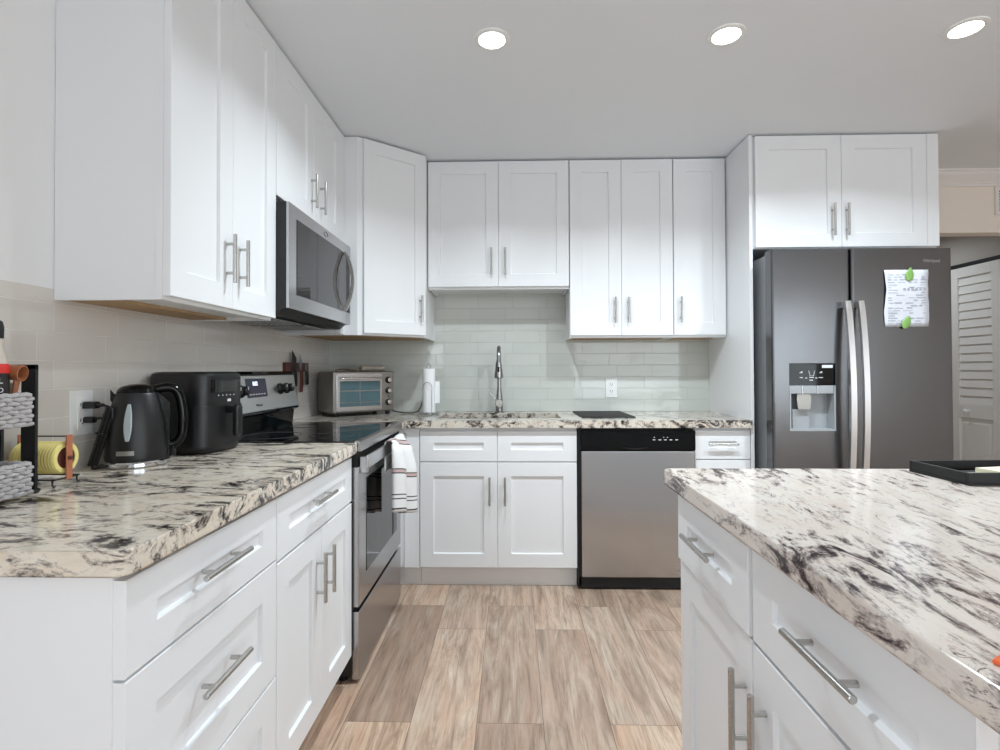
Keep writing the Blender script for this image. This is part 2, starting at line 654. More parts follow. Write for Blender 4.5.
# ------------------------------------------------------------------ key planes (metres)
XW, YW, ZC = -1.2286, 3.478, 2.473       # left wall, back wall, ceiling
ZT, ZU = 0.918, 0.877                    # worktop top and underside
XL = -0.614                              # left base door faces
XU = -0.910                              # left upper door faces
YB = 2.877                               # back base door faces
YU = 3.170                               # back upper door faces
XI = 0.445                               # island door faces
ZUP = 1.385                              # underside of uppers
ZCT = 2.467                              # cabinet tops

# ------------------------------------------------------------------ room shell
b = MB()
b.box(-1.4, 4.2, -3.6, 6.2, -0.1, 0.0)
struct(b.build('floor', M['floor'], smooth=False))
b = MB()
b.box(-1.4, 4.2, -3.6, 6.2, ZC, ZC + 0.1)
struct(b.build('ceiling', M['ceiling'], smooth=False))
b = MB()
b.box(XW - 0.1, XW - 0.006, -0.8, YW + 0.1, 0, ZC)
b.box(XW - 0.1, XW - 0.0005, -3.5, -2.7, 0, ZC)
b.box(XW - 0.1, XW - 0.0005, -2.7, -0.8, 0, 0.55)  # opening for the added left window
b.box(XW - 0.1, XW - 0.0005, -2.7, -0.8, 2.15, ZC)
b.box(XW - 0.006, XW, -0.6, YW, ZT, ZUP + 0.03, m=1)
b.box(XW - 0.006, XW - 0.0005, -0.8, YW, ZUP + 0.03, ZC)
b.box(XW - 0.006, XW - 0.0005, -0.8, YW, 0, ZT)
b.box(XW - 0.006, XW - 0.0005, -0.8, -0.6, ZT, ZUP + 0.03)
struct(b.build('wall_left', [M['wall'], M['tile_left_warm_lit']], smooth=False))
b = MB()
b.box(XW - 0.1, 2.46, YW + 0.006, YW + 0.1, 0, ZC, m=0)
b.box(XW, 1.287, YW, YW + 0.006, ZT, 1.75, m=1)
b.box(2.46, 3.62, YW, YW + 0.1, 2.076, ZC, m=2)      # header over the opening
b.box(2.46, 2.50, YW, YW + 0.1, 0, 2.076, m=2)
b.box(3.50, 4.1, YW, YW + 0.1, 0, 2.076, m=2)
b.box(3.62, 4.1, YW, YW + 0.1, 2.076, ZC, m=2)
struct(b.build('wall_back', [M['wall'], M['tile_back'], M['beige']], smooth=False))
# right wall with an unseen window opening, added for side light
b = MB()
b.box(3.9, 4.0, -3.5, -3.25, 0, ZC)
b.box(3.9, 4.0, -1.35, YW, 0, ZC)
b.box(3.9, 4.0, -3.25, -1.35, 0, 0.55)
b.box(3.9, 4.0, -3.25, -1.35, 2.15, ZC)
struct(b.build('wall_right', M['beige'], smooth=False))
# rear wall with a wide sliding window
b = MB()
b.box(XW - 0.1, 1.20, -3.5, -3.3, 0, ZC)
b.box(3.55, 4.0, -3.5, -3.3, 0, ZC)
b.box(1.20, 3.55, -3.5, -3.3, 0, 0.12)
b.box(1.20, 3.55, -3.5, -3.3, 2.2, ZC)
struct(b.build('wall_rear', M['wall'], smooth=False))


def window(name, w, h, loc, rotz, mull):
    t = struct(thing(name, '', '', loc, rotz))
    del t['label'], t['category']
    f = MB()
    s = 0.05
    f.box(0, w, -.03, .03, 0, s, .004)
    f.box(0, w, -.03, .03, h - s, h, .004)
    f.box(0, s, -.03, .03, s, h - s, .004)
    f.box(w - s, w, -.03, .03, s, h - s, .004)
    for k in range(1, mull):
        x = w * k / mull
        f.box(x - .04, x + .04, -.025, .025, s, h - s, .004)
    f.build('window_frame', M['trimw'], t)
    g = MB()
    g.box(s, w - s, -.003, .003, s, h - s)
    g.build('glass_pane', M['pane'], t)
    return t


window('window_1', 2.35, 2.08, (1.20, -3.36, 0.12), 0, 2)
window('added_window_2', 1.9, 1.6, (3.93, -3.25, 0.55), PI / 2, 2)  # unseen window, added for the right fill lamp
window('added_window_3', 1.9, 1.6, (XW - 0.03, -2.7, 0.55), PI / 2, 2)  # unseen window, added for the left fill lamp

# hall beyond the opening
b = MB()
b.box(3.62, 3.72, YW + 0.1, 3.56, 0, ZC)
b.box(3.62, 3.72, 4.92, 6.0, 0, ZC)
b.box(3.62, 3.72, 3.56, 4.92, 2.03, ZC)
b.box(3.90, 3.95, 3.5, 5.0, 0, ZC)
struct(b.build('wall_hall_right', M['hall'], smooth=False))
b = MB()
b.box(2.36, 2.46, YW + 0.1, 6.0, 0, ZC)
b.box(2.36, 3.72, 6.0, 6.1, 0, ZC)
struct(b.build('wall_hall_left', M['hall'], smooth=False))
# crown moulding on the header wall
prof = [(0, 2.375), (0.012, 2.375), (0.012, 2.388), (0.018, 2.392), (0.018, 2.400), (0.030, 2.415), (0.050, 2.440), (0.056, 2.452), (0.056, 2.460), (0.064, 2.462), (0.064, ZC), (0, ZC)]
b = MB()
lp = [[(x, YW - y, z) for y, z in prof] for x in (2.33, 3.9)]
b.loft(lp)
struct(b.build('trim_1', M['trimw'], smooth=False))

# louvred bifold closet doors in the hall wall
door = struct(thing('door_1', '', '', (3.60, 3.56, 0), 0))
del door['label'], door['category']
tr = MB()
tr.box(-0.004, 0.05, 0, 1.36, 2.005, 2.03)
tr.build('track', M['black_matte'], door)
for k in range(3):
    y0 = (0.020, 0.394, 0.846)[k] + .0025
    y1 = (0.394, 0.846, 1.298)[k] - .0025
    lf = MB()
    st = 0.075
    lf.box(0, .03, y0, y0 + st, .02, 2.0, .003)
    lf.box(0, .03, y1 - st, y1, .02, 2.0, .003)
    lf.box(0, .03, y0 + st, y1 - st, 1.92, 2.0, .003)
    lf.box(0, .03, y0 + st, y1 - st, .80, .905, .003)
    lf.box(0, .03, y0 + st, y1 - st, .02, .17, .003)
    lf.box(.012, .022, y0 + st, y1 - st, .17, .80)
    # raised lower panel
    lf.prism([(.004, y0 + st + .05), (.012, y0 + st + .02), (.012, y1 - st - .02), (.004, y1 - st - .05)], .21, .76)
    nl = 15
    dz = (1.92 - .905) / nl
    for i in range(nl):
        z = .905 + i * dz
        lf.faces([(.006, y0 + st, z + .003), (.006, y1 - st, z + .003), (.016, y1 - st, z + dz + .006), (.016, y0 + st, z + dz + .006),
                  (.012, y0 + st, z), (.012, y1 - st, z), (.022, y1 - st, z + dz + .003), (.022, y0 + st, z + dz + .003)],
                 [(0, 1, 2, 3), (4, 7, 6, 5), (0, 4, 5, 1), (3, 2, 6, 7)])
    leafo = lf.build('door_leaf', M['trimw'], door)
    if k == 1:
        kb = MB()
        kb.lathe([(.006, 0), (.006, .012), (.014, .018), (.016, .026), (.010, .033), (0, .035)], (0, 4.246 - 3.56, .854), (-1, 0, 0), 16)
        kb.build('door_knob', M['white_plastic'], leafo)

# ------------------------------------------------------------------ recessed ceiling lights


def downlight(x, y, label, watts=None):
    t = thing('recessed_light', label, 'ceiling light', (x, y, ZC), 0, 'recessed ceiling lights')
    r = MB()
    r.lathe([(.050, -.0005), (.052, -.006), (.060, -.007), (.068, -.004), (.070, 0)], seg=36)
    r.build('trim_ring', M['white_plastic'], t)
    d = MB()
    d.lathe([(.0, -.004), (.048, -.004), (.049, -.001)], seg=32)
    d.build('lens', M['lens'], t)
    l = bpy.data.lights.new('lamp', 'AREA')
    l.shape = 'DISK'
    l.size = 0.09
    l.spread = math.radians(SPREAD)
    l.energy = DOWNLIGHT_W if watts is None else watts
    l.color = (0.83, 0.94, 1.0)
    lo = bpy.data.objects.new('lamp', l)
    COL.objects.link(lo)
    lo.parent = t
    lo.location = (0, 0, -.010)
    return t


downlight(-0.076, 2.012, 'round recessed ceiling light above the aisle in front of the sink')
downlight(0.821, 2.012, 'round recessed ceiling light between the two other ceiling lights')
downlight(1.708, 2.000, 'round recessed ceiling light nearest the refrigerator')
for x, y in ((0.4, -1.6), (1.9, -1.6)):  # unseen lamps, added to light the room from behind
    downlight(x, y, 'added unseen ceiling light over the part of the room behind the viewer', BACK_FILL_W)
downlight(3.0, 4.5, 'added unseen ceiling light that brightens the hall beyond the refrigerator', HALL_FILL_W)  # unseen lamp, added to light the hall

# ------------------------------------------------------------------ cabinets


def bar_handle(parent, p, horiz, L=0.175, off=0.027, r=0.006):
    """p = centre of the handle on the door face (local), door faces -y"""
    x, y, z = p
    h = MB()
    yb = y - off
    s = L * 0.5
    q = L * 0.30
    if horiz:
        h.cyl((x - s, yb, z), (x + s, yb, z), r, bev=.001)
        for k in (-q, q):
            h.cyl((x + k, y, z), (x + k, yb, z), r * .8, seg=12)
    else:
        h.cyl((x, yb, z - s), (x, yb, z + s), r, bev=.001)
        for k in (-q, q):
            h.cyl((x, y, z + k), (x, yb, z + k), r * .8, seg=12)
    return h.build('handle', M['nickel'], parent)


def fronts(root, items, rail=0.074):
    for kind, x0, x1, z0, z1, hd in items:
        d = MB()
        rz = min(rail, (z1 - z0) * 0.38)
        d.shaker(x0, x1, z0, z1, 0.0, 0.02, rail, 0.009, rz)
        o = d.build(kind, M['cab'], root, smooth=False)
        if hd:
            bar_handle(o, (hd[1], -0.02, hd[2]), hd[0] == 'h', *hd[3:])


G = 0.0025


def base_cab(name, label, loc, rotz, w, depth, items, top=ZU - .004, toe=True, toe_depth=.055, group='white shaker base cabinets', open_top=None):
    t = thing(name, label, 'cabinet', loc, rotz, group)
    c = MB()
    if open_top:
        c.box(0.001, w - .001, 0.0005, .018, .109, top)
        c.box(0.001, .018, .018, depth, .109, top)
        c.box(w - .018, w - .001, .018, depth, .109, top)
        c.box(.018, w - .018, .018, depth, .109, .127)
        c.box(.018, w - .018, depth - .012, depth, .127, top)
    else:
        c.box(0.001, w - .001, 0.0005, depth, .109, top, .0015, 1)
    c.build('body', M['cab'], t, smooth=False)
    if toe:
        k = MB()
        k.box(0.001, w - .001, toe_depth, depth, 0, .109)
        k.build('toe_kick', M['cab'], t, smooth=False)
    fronts(t, items)
    return t


# left run (faces +X): local x runs to +Y
XC = XL - 0.02
wl = 0.535
base_cab('drawer_base_cabinet', 'white three-drawer base cabinet at the near end of the left run, below the black kettle', (XC, 0.818, 0), PI / 2, wl, -(XW - XC) - .001, [
    ('drawer', G, wl - G, .706, .862, ('h', .262, .797)),
    ('drawer', G, wl - G, .408, .701, ('h', .262, .573)),
    ('drawer', G, wl - G, .114, .403, ('h', .262, .29)),
])
wl = 0.634
base_cab('door_base_cabinet', 'white base cabinet with one drawer over two doors, beside the range', (XC, 1.353, 0), PI / 2, wl, -(XW - XC) - .001, [
    ('drawer', G, wl - G, .697, .862, ('h', .300, .793)),
    ('door', G, wl / 2 - .001, .114, .690, ('v', wl / 2 - .036, .547, .155)),
    ('door', wl / 2 + .001, wl - G, .114, .690, ('v', wl / 2 + .044, .547, .155)),
])
# corner filler between the range and the sink base
t = thing('corner_base_cabinet', 'plain white corner base cabinet filler between the range and the sink cabinet', 'cabinet', (-0.634, 2.877, 0), 0, 'white shaker base cabinets')
c = MB()
c.prism([(-.594, .0), (-.594, -.119), (.0, -.119), (.0, .02), (.119, .02), (.119, .598), (-.594, .598)], .109, ZU - .004)
c.build('body', M['cab'], t, smooth=False)
c = MB()
c.box(.035, .118, .004, .02, .109, ZU - .004, .002, 1)
c.build('filler_strip', M['cab'], t, smooth=False)
c = MB()
c.prism([(-.594, .1), (-.05, .1), (-.05, .05), (.119, .05), (.119, .59), (-.594, .59)], 0, .109)
c.build('toe_kick', M['cab'], t, smooth=False)

# back run (faces -Y)
YC = YB + 0.02
ws = 0.8636
base_cab('sink_base_cabinet', 'white sink base cabinet with two false drawer fronts and two doors', (-0.514, YC, 0), 0, ws, YW - YC - .002, [
    ('false_drawer', G, .428 - .001, .692, .858, None),
    ('false_drawer', .428 + .001, ws - G, .692, .858, None),
    ('door', G, .428 - .001, .114, .686, ('v', .428 - .043, .533, .155)),
    ('door', .428 + .001, ws - G, .114, .686, ('v', .428 + .041, .533, .155)),
], toe_depth=.030, open_top=True)
wr = 0.3
base_cab('narrow_base_cabinet', 'narrow white base cabinet between the dishwasher and the refrigerator panel', (0.985, YC, 0), 0, wr, YW - YC - .002, [
    ('drawer', G, wr - G, .706, .862, ('h', wr / 2 - .004, .79, .16)),
    ('door', G, wr - G, .114, .700, ('v', .04, .55, .155)),
])

# island (faces -X): local x runs to -Y
XIC = XI + 0.02
w1 = 0.4206
ISL = base_cab('island_cabinet', 'white island cabinet at the far end, one slightly open drawer over one door', (XIC, 1.4188, 0), -PI / 2, w1, 1.12, [
    ('drawer', G, w1 - G, .694, .862, ('h', .198, .786, .172)),
    ('door', G, w1 - G, .114, .687, ('v', w1 - .030, .536, .165)),
], group='white island cabinets')
for o_ in ISL.children:
    if o_.name.startswith('drawer'):
        o_.location.y -= .006           # this drawer stands slightly open
w2 = 0.481
base_cab('island_cabinet', 'white island cabinet nearest the viewer, wide drawer over a door', (XIC, 0.9982, 0), -PI / 2, w2, 1.12, [
    ('drawer', G, w2 - G, .690, .862, ('h', .250, .786, .172)),
    ('door', G, w2 - G, .114, .683, ('v', .052, .535, .165)),
], group='white island cabinets')

# uppers ---------------------------------------------------------------


def upper_cab(name, label, loc, rotz, w, depth, z0, items, group='white shaker wall cabinets', wood=True):
    t = thing(name, label, 'cabinet', loc, rotz, group)
    c = MB()
    zb = 0.0
    h = ZCT - loc[2]
    c.box(0.0005, w - .0005, 0.0005, .020, zb, h)                 # face frame
    c.box(0.004, w - .004, .020, depth, .012, h)
    c.box(0.004, .018, .020, depth, zb, .012)
    c.box(w - .018, w - .004, .020, depth, zb, .012)
    c.build('body', M['cab'], t, smooth=False)
    if wood:
        u = MB()
        u.box(.019, w - .019, depth * .55, depth, .004, .0118)
        u.build('underside', M['ply'], t, smooth=False)
    fronts(t, items)
    return t


H = ZCT - ZUP
XUC = XU - 0.02
wu = 0.626
dU = -(XW - XUC) - .001
upper_cab('wall_cabinet', 'tall white two-door wall cabinet on the left wall above the kettle', (XUC, 1.369, ZUP), PI / 2, wu, dU, 0, [
    ('door', G, wu / 2 - .001, .010, H - .006, ('v', wu / 2 - .036, .167, .155)),
    ('door', wu / 2 + .001, wu - G, .010, H - .006, ('v', wu / 2 + .046, .167, .155)),
])
wu = 0.7605
upper_cab('wall_cabinet', 'short white two-door wall cabinet above the microwave', (XUC, 1.9955, 1.868), PI / 2, wu, dU, 0, [
    ('door', G, wu / 2 + .001, .006, ZCT - 1.868 - .006, ('v', wu / 2 - .030, .14, .155)),
    ('door', wu / 2 + .003, wu - G, .006, ZCT - 1.868 - .006, ('v', wu / 2 + .080, .14, .155)),
], wood=False)
# diagonal corner wall cabinet
P1, P2 = Vector((-.842, 2.822, 0)), Vector((-.5185, 3.100, 0))
ang = math.atan2(P2.y - P1.y, P2.x - P1.x)
Ld = (P2 - P1).length
t = thing('corner_wall_cabinet', 'tall white diagonal corner wall cabinet above the toaster oven', 'cabinet', (P1.x, P1.y, ZUP), 0, 'white shaker wall cabinets')
c = MB()
poly = [(XW + .001, 2.762), (-.85, 2.762), (-.85, 2.822), (P1.x, P1.y), (P2.x, P2.y), (P2.x, YW - .001), (XW + .001, YW - .001)]
poly = [(XW + .001, 2.822), (P1.x, P1.y), (P2.x, P2.y), (P2.x, YW - .001), (XW + .001, YW - .001)]
c.prism([(x - P1.x, y - P1.y) for x, y in poly], 0.012, H)
ins = [(XW + .001, 2.822), (P1.x, P1.y), (P2.x, P2.y), (P2.x, YW - .001)]
ca = Matrix.Rotation(ang, 4, 'Z')
c.X = ca
c.box(0, Ld, 0, .018, 0, .0125)
c.X = Matrix.Identity(4)
c.box(XW + .001 - P1.x, 0, 0, .018, 0, .0125)
c.box(P2.x - P1.x - .018, P2.x - P1.x, P2.y - P1.y + .012, YW - .001 - P1.y, 0, .0125)
c.build('body', M['cab'], t, smooth=False)
u = MB()
u.prism([(-.35, .10), (-.06, .10), (.26, .36), (.26, .62), (-.35, .62)], .004, .0118)
u.build('underside', M['ply'], t, smooth=False)
d = MB(ca)
d.shaker(.030, Ld - .008, .012, H - .006, 0, .02, .070)
dob = d.build('door', M['cab'], t, smooth=False)
hb = MB(ca)
hx, hy, hz = Ld - .048, -.02 - .027, .167
hb.cyl((hx, hy, hz - .0775), (hx, hy, hz + .0775), .006, bev=.001)
for k in (-.047, .047):
    hb.cyl((hx, -.02, hz + k), (hx, hy, hz + k), .005, seg=12)
hb.build('handle', M['nickel'], dob)
# filler between microwave cabinet and corner cabinet
f = MB()
f.box(XW + .001, -.914, 2.7575, 2.8205, ZUP + .004, ZCT)
tag(f.build('filler_panel', M['cab'], None, smooth=False), 'narrow white filler panel between the microwave and the corner wall cabinet', 'panel')

YUC = YU + 0.02
dB = YW - YUC - .002
wu = 0.859
z0 = 1.684
h0 = ZCT - z0
upper_cab('wall_cabinet', 'short white two-door wall cabinet above the sink', (-0.5150, YUC, z0), 0, wu, dB, 0, [
    ('door', G, .431 - .001, .014, h0 - .006, ('v', .431 - .043, .165, .165)),
    ('door', .431 + .001, wu - G, .014, h0 - .006, ('v', .431 + .040, .165, .165)),
], wood=False)
wu = 0.622
upper_cab('wall_cabinet', 'tall white two-door wall cabinet above the dishwasher', (0.3450, YUC, ZUP), 0, wu, dB, 0, [
    ('door', G, .312 - .001, .014, H - .006, ('v', .312 - .041, .165, .155)),
    ('door', .312 + .001, wu - G, .014, H - .006, ('v', .312 + .039, .165, .155)),
])
wu = 0.3165
upper_cab('wall_cabinet', 'tall narrow white one-door wall cabinet beside the refrigerator panel', (0.9675, YUC, ZUP), 0, wu, dB, 0, [
    ('door', G, wu - .006, .014, H - .006, ('v', .040, .165, .155)),
])
wu = 0.998
zf = 1.850
FC = upper_cab('wall_cabinet', 'short deep white two-door cabinet above the refrigerator', (1.3055, YB + .02, zf), 0, wu, .575, 0, [
    ('door', .018, .480 - .001, .004, ZCT - zf - .004, ('v', .480 - .052, .148, .175)),
    ('door', .480 + .001, .934, .004, ZCT - zf - .004, ('v', .480 + .022, .148, .175)),
], wood=False)
e = MB()
e.box(.9355, .9975, -.020, 0, .004, ZCT - zf - .004, .001, 1)
e.build('filler_strip', M['cab'], FC, smooth=False)
e = MB()
e.box(1.2865, 1.3045, 2.872, YW - .001, 0, ZCT, .0015, 1)
tag(e.build('end_panel', M['cab'], None, smooth=False), 'tall white side panel between the narrow cabinet and the refrigerator', 'panel')

# ------------------------------------------------------------------ worktops


def rounded(poly, r, corners, n=5):
    """round the listed corners of a polygon"""
    out = []
    k = len(poly)
    for i, p in enumerate(poly):
        if i not in corners:
            out.append(p)
            continue
        a, q, c2 = Vector(poly[i - 1]), Vector(p), Vector(poly[(i + 1) % k])
        u, v = (a - q).normalized(), (c2 - q).normalized()
        for s in range(n + 1):
            tt = s / n
            out.append(tuple((q + u * r * (1 - tt) ** 2 + v * r * tt ** 2)))
    return out


w = MB()
w.prism(rounded([(XW + .001, .795), (-.594, .795), (-.594, 1.988), (XW + .001, 1.988)], .022, {1}), ZU, ZT, .004)
tag(w.build('countertop', M['granite'], None, angle=50), 'cream and black granite worktop on the left base cabinets, under the kettle', 'countertop')
# back worktop, with a cut-out for the sink
w = MB()
YFc = 2.853
x0, x1, sx0, sx1, sy0, sy1 = XW + .001, 1.2855, -.43, .275, 2.985, 3.335
w.prism([(x0, 2.757), (-.586, 2.757), (-.586, YFc), (sx0, YFc), (sx0, YW - .001), (x0, YW - .001)], ZU, ZT)
w.box(sx1, x1, YFc, YW - .001, ZU, ZT)
w.box(sx0, sx1, sy1, YW - .001, ZU, ZT)
w.box(sx0, sx1, YFc, sy0, ZU, ZT)
tag(w.build('countertop', M['granite_back'], None, smooth=False), 'cream and black granite worktop along the back wall around the sink', 'countertop')
w = MB()
w.prism(rounded([(.418, 1.478), (.418, .16), (1.78, .16), (1.78, 1.478)], .012, {0}), ZU, ZT, .006)
tag(w.build('countertop', M['granite_island'], None, angle=50), 'white and brown veined granite worktop on the kitchen island', 'countertop')

# sink, faucet ------------------------------------------------------------
t = thing('kitchen_sink', 'stainless undermount sink set into the back worktop below the faucet', 'sink', (-.0775, 3.16, ZU), 0)
s = MB()
hx, hy, dp = .36, .183, .20


def rr(hx, hy, r, z, n=5):
    pts = []
    for cx, cy, a0 in ((hx - r, hy - r, 0), (-hx + r, hy - r, PI / 2), (-hx + r, -hy + r, PI), (hx - r, -hy + r, 1.5 * PI)):
        for k in range(n + 1):
            a = a0 + PI / 2 * k / n
            pts.append((cx + r * math.cos(a), cy + r * math.sin(a), z))
    return pts


s.loft([rr(hx + .02, hy + .02, .05, -.0005), rr(hx, hy, .05, -.001), rr(hx - .008, hy - .008, .05, -dp + .02), rr(hx - .03, hy - .03, .05, -dp),
        rr(hx - .03, hy - .03, .05, -dp - .003), rr(hx + .004, hy + .004, .05, -dp + .02), rr(hx + .004, hy + .004, .05, -.004), rr(hx + .02, hy + .02, .05, -.004)], cap0=False, cap1=False, closed=True)
s.faces([(-hx + .03, -hy + .03, -dp), (hx - .03, -hy + .03, -dp), (hx - .03, hy - .03, -dp), (-hx + .03, hy - .03, -dp)], [(0, 1, 2, 3)])
s.build('basin', M['steel_h'], t)
s = MB()
s.lathe([(.0, .004), (.03, .004), (.042, .002), (.045, -.001)], (0, 0, -dp + .002), seg=24)
s.build('drain', M['chrome'], t)

t = thing('kitchen_faucet', 'tall brushed metal pull-down faucet behind the sink', 'faucet', (-.088, 3.385, ZT), 0)
s = MB()
s.lathe([(.030, 0), (.030, .006), (.024, .010), (.023, .045), (.024, .075), (.020, .10), (.0145, .15), (.0125, .18)], seg=24)
pts = bez([(0, 0, .17), (0, 0, .30), (0, -.012, .375), (0, -.062, .418), (0, -.112, .385), (0, -.128, .33)], 8)
s.tube(pts, .0125, 14)
s.build('body', M['gun'], t)
s = MB()
s.lathe([(.014, 0), (.018, -.02), (.022, -.055), (.028, -.095), (.028, -.108), (.022, -.112)], (0, -.128, .335), (0, -.10, 1), 20)
sh = s.build('spray_head', M['gun'], t)
s = MB()
s.box(-.006, .006, -.157, -.147, .262, .295, .003)
s.build('spray_button', M['black_gloss'], sh)
s = MB()
s.lathe([(.026, 0), (.026, .022), (.023, .026)], (0, -.018, .062), (0, -1, 0), 24)
s.tube([(-.012, -.034, .075), (-.04, -.045, .108), (-.068, -.050, .146)], [.0045, .0038, .0032], 10)
s.build('lever', M['nickel'], t)

# ------------------------------------------------------------------ electric range (local: x -> +Y, y -> -X)
YR0 = 1.994
t = thing('electric_range', 'stainless and black electric range between the left base cabinet and the corner', 'range', (-.590, YR0, 0), PI / 2)
W = 0.756
c = MB()
c.box(0, W, .026, .60, .03, .904, .002, 1)
for px in (.04, W - .04):
    for py in (.07, .55):
        c.cyl((px, py, 0), (px, py, .031), .018, seg=12)
c.build('body', M['black_satin'], t)
c = MB()
c.box(.003, W - .003, .012, .60, .905, .922, .003)
ck = c.build('cooktop', M['black_glass'], t)
for x, y, r in ((.19, .17, .09), (.56, .17, .115), (.19, .42, .115), (.56, .42, .075)):
    c = MB()
    c.tube([(x + r * math.cos(2 * PI * k / 56), y + r * math.sin(2 * PI * k / 56), .9222) for k in range(56)], .0008, 6, closed=True)
    c.build('burner_marking', M['ink_dark'], ck)
c = MB()
c.prism([(-.008, .884), (-.004, .920), (.004, .9235), (.014, .9235), (.026, .884)], 0, W)
o = c.build('front_rim', M['steel'], t)
# the prism above was drawn in (y, z); turn it so its length runs along x
o.data.transform(Matrix(((0, 0, 1, 0), (1, 0, 0, 0), (0, 1, 0, 0), (0, 0, 0, 1))))
c = MB()
c.box(.004, W - .004, .008, .03, .822, .883)
for k in range(14):
    x = .08 + k * .043
    c.box(x, x + .030, .004, .009, .868, .874)
c.build('vent_strip', M['black_matte'], t)
c = MB()
c.box(.006, W - .006, 0, .030, .288, .824, .005)
od = c.build('oven_door', M['steel'], t)
c = MB()
c.box(.105, W - .105, -.002, .006, .390, .765, .002)
c.build('oven_window', M['black_glass'], od)
c = MB()
yh = -.034
c.box(.018, W - .018, yh, yh + .013, .816, .868, .005)
for x in (.022, W - .050):
    c.box(x, x + .028, yh + .008, .004, .798, .862, .004)
c.build('handle', M['steel_h'], od)
c = MB()
c.box(.006, W - .006, 0, .028, .014, .272, .004)
c.build('storage_drawer', M['steel'], t)
# backguard
c = MB()
prof = [(.570, .9225), (.562, .99), (.537, 1.002), (.565, 1.178), (.577, 1.190), (.634, 1.190), (.634, .9225)]
c.loft([[(x, y, z) for y, z in prof] for x in (.0, W - .012)])
bg = c.build('backguard', M['black_gloss'], t, smooth=False)
sl = (1.178 - 1.002) / (.565 - .537)


def bgp(x, z, d=0.0):
    """a point on the sloping face of the backguard, d out of it"""
    y = .537 + (z - 1.002) / sl
    n = Vector((0, -(1.178 - 1.002), (.565 - .537))).normalized()
    return Vector((x, y, z)) + n * d


c = MB()
q = [bgp(.022, 1.012, .0005), bgp(W - .022, 1.012, .0005), bgp(W - .022, 1.172, .0005), bgp(.022, 1.172, .0005)]
q2 = [bgp(.024, 1.014, .004), bgp(W - .024, 1.014, .004), bgp(W - .024, 1.170, .004), bgp(.024, 1.170, .004)]
c.loft([q, q2])
cp = c.build('control_panel', M['steel_bright'], bg, smooth=False)
c = MB()
c.loft([[bgp(x, z, .0042) for x, z in ((.225, 1.075), (.410, 1.075), (.410, 1.158), (.225, 1.158))],
        [bgp(x, z, .006) for x, z in ((.227, 1.077), (.408, 1.077), (.408, 1.156), (.227, 1.156))]])
c.build('display', M['display'], bg, smooth=False)
tilt = math.atan2(.565 - .537, 1.178 - 1.002)
text('clock_digits', '8:02', .026, bgp(.305, 1.135, .0066), (PI / 2 - tilt, 0, 0), M['digits'], bg)
c = MB()
for k in range(6):
    x = .245 + k * .025
    c.loft([[bgp(x + a, z, .0062) for a, z in ((0, 1.086), (.016, 1.086), (.016, 1.091), (0, 1.091))],
            [bgp(x + a, z, .0066) for a, z in ((0, 1.086), (.016, 1.086), (.016, 1.091), (0, 1.091))]])
c.build('display_lettering', M['white_ink'], bg, smooth=False)
text('maker_mark', 'Whirlpool', .014, bgp(.318, 1.040, .0046), (PI / 2 - tilt, 0, 0), M['ink_dark'], bg)
for x in (.108, .170, .545, .615):
    p = bgp(x, 1.105, .004)
    n = (bgp(x, 1.105, 1) - bgp(x, 1.105, 0))
    k = MB()
    k.lathe([(.027, 0), (.026, .010), (.021, .014), (.019, .034), (.016, .037)], p, n, 24)
    kn = k.build('knob', M['black_satin'], bg)
    k = MB()
    q = p + n * .037
    k.box(q.x - .002, q.x + .002, q.y - .0015, q.y + .002, q.z + .002, q.z + .016)
    k.build('knob_pointer', M['white_ink'], kn)

# towel on the oven handle
TW = thing('kitchen_towel', 'white kitchen towel with dark stripes hanging from the oven door handle', 'towel', (-.545, 2.26, .500))
tw = MB()
nu, nv = 61, 40
hems = []


def tpt(u, v):
    # u 0..1 along Y, v 0..1 from the back hem, over the handle, down to the front hem
    f = abs(math.sin(u * PI * 2.0)) ** .55
    Lf = .300 + .072 * u
    s_ = v * (Lf + .17)
    top = .372
    if s_ < .13:                    # behind the bar
        z, x, spread = top - .13 + s_, -.022, .9
    elif s_ < .185:
        a = (s_ - .13) / .055 * PI
        z = top + .012 * math.sin(a)
        x = -.003 - .019 * math.cos(a) + .006 * f * math.sin(a)
        spread = .88
    else:
        k = (s_ - .185) / (Lf + .17 - .185)
        z = top - k * Lf
        amp = .050 if u < .5 else .074
        x = .010 + amp * (.55 + .45 * min(1, k * 2.5)) * f * min(1, .25 + k * 6) + .004 * k
        spread = .88 + .12 * k
    yy = .165 + (.030 + u * .275 - .165) * spread
    return (x, yy, z + .004 * math.sin(u * 9)), max(0.0, (Lf + .17) - s_)


vs, fs = [], []
for i in range(nu):
    for j in range(nv):
        p_, h_ = tpt(i / (nu - 1), j / (nv - 1))
        vs.append(p_)
        hems.append(h_)
for i in range(nu - 1):
    for j in range(nv - 1):
        a = i * nv + j
        fs.append((a, a + 1, a + nv + 1, a + nv))
tw.faces(vs, fs)
cl = tw.build('cloth', M['towel'], TW, angle=80)
at_ = cl.data.attributes.new('hem_distance', 'FLOAT', 'POINT')
at_.data.foreach_set('value', hems)
sm = cl.modifiers.new('thick', 'SOLIDIFY')
sm.thickness = .003

# ------------------------------------------------------------------ microwave (local x -> +Y, y -> -X)
t = thing('over_range_microwave', 'stainless over-the-range microwave hung below the short wall cabinet', 'microwave', (-.854, 1.990, 1.40), PI / 2)
W = .764
c = MB()
c.box(0, W, .056, .372, .010, .464, .003, 1)
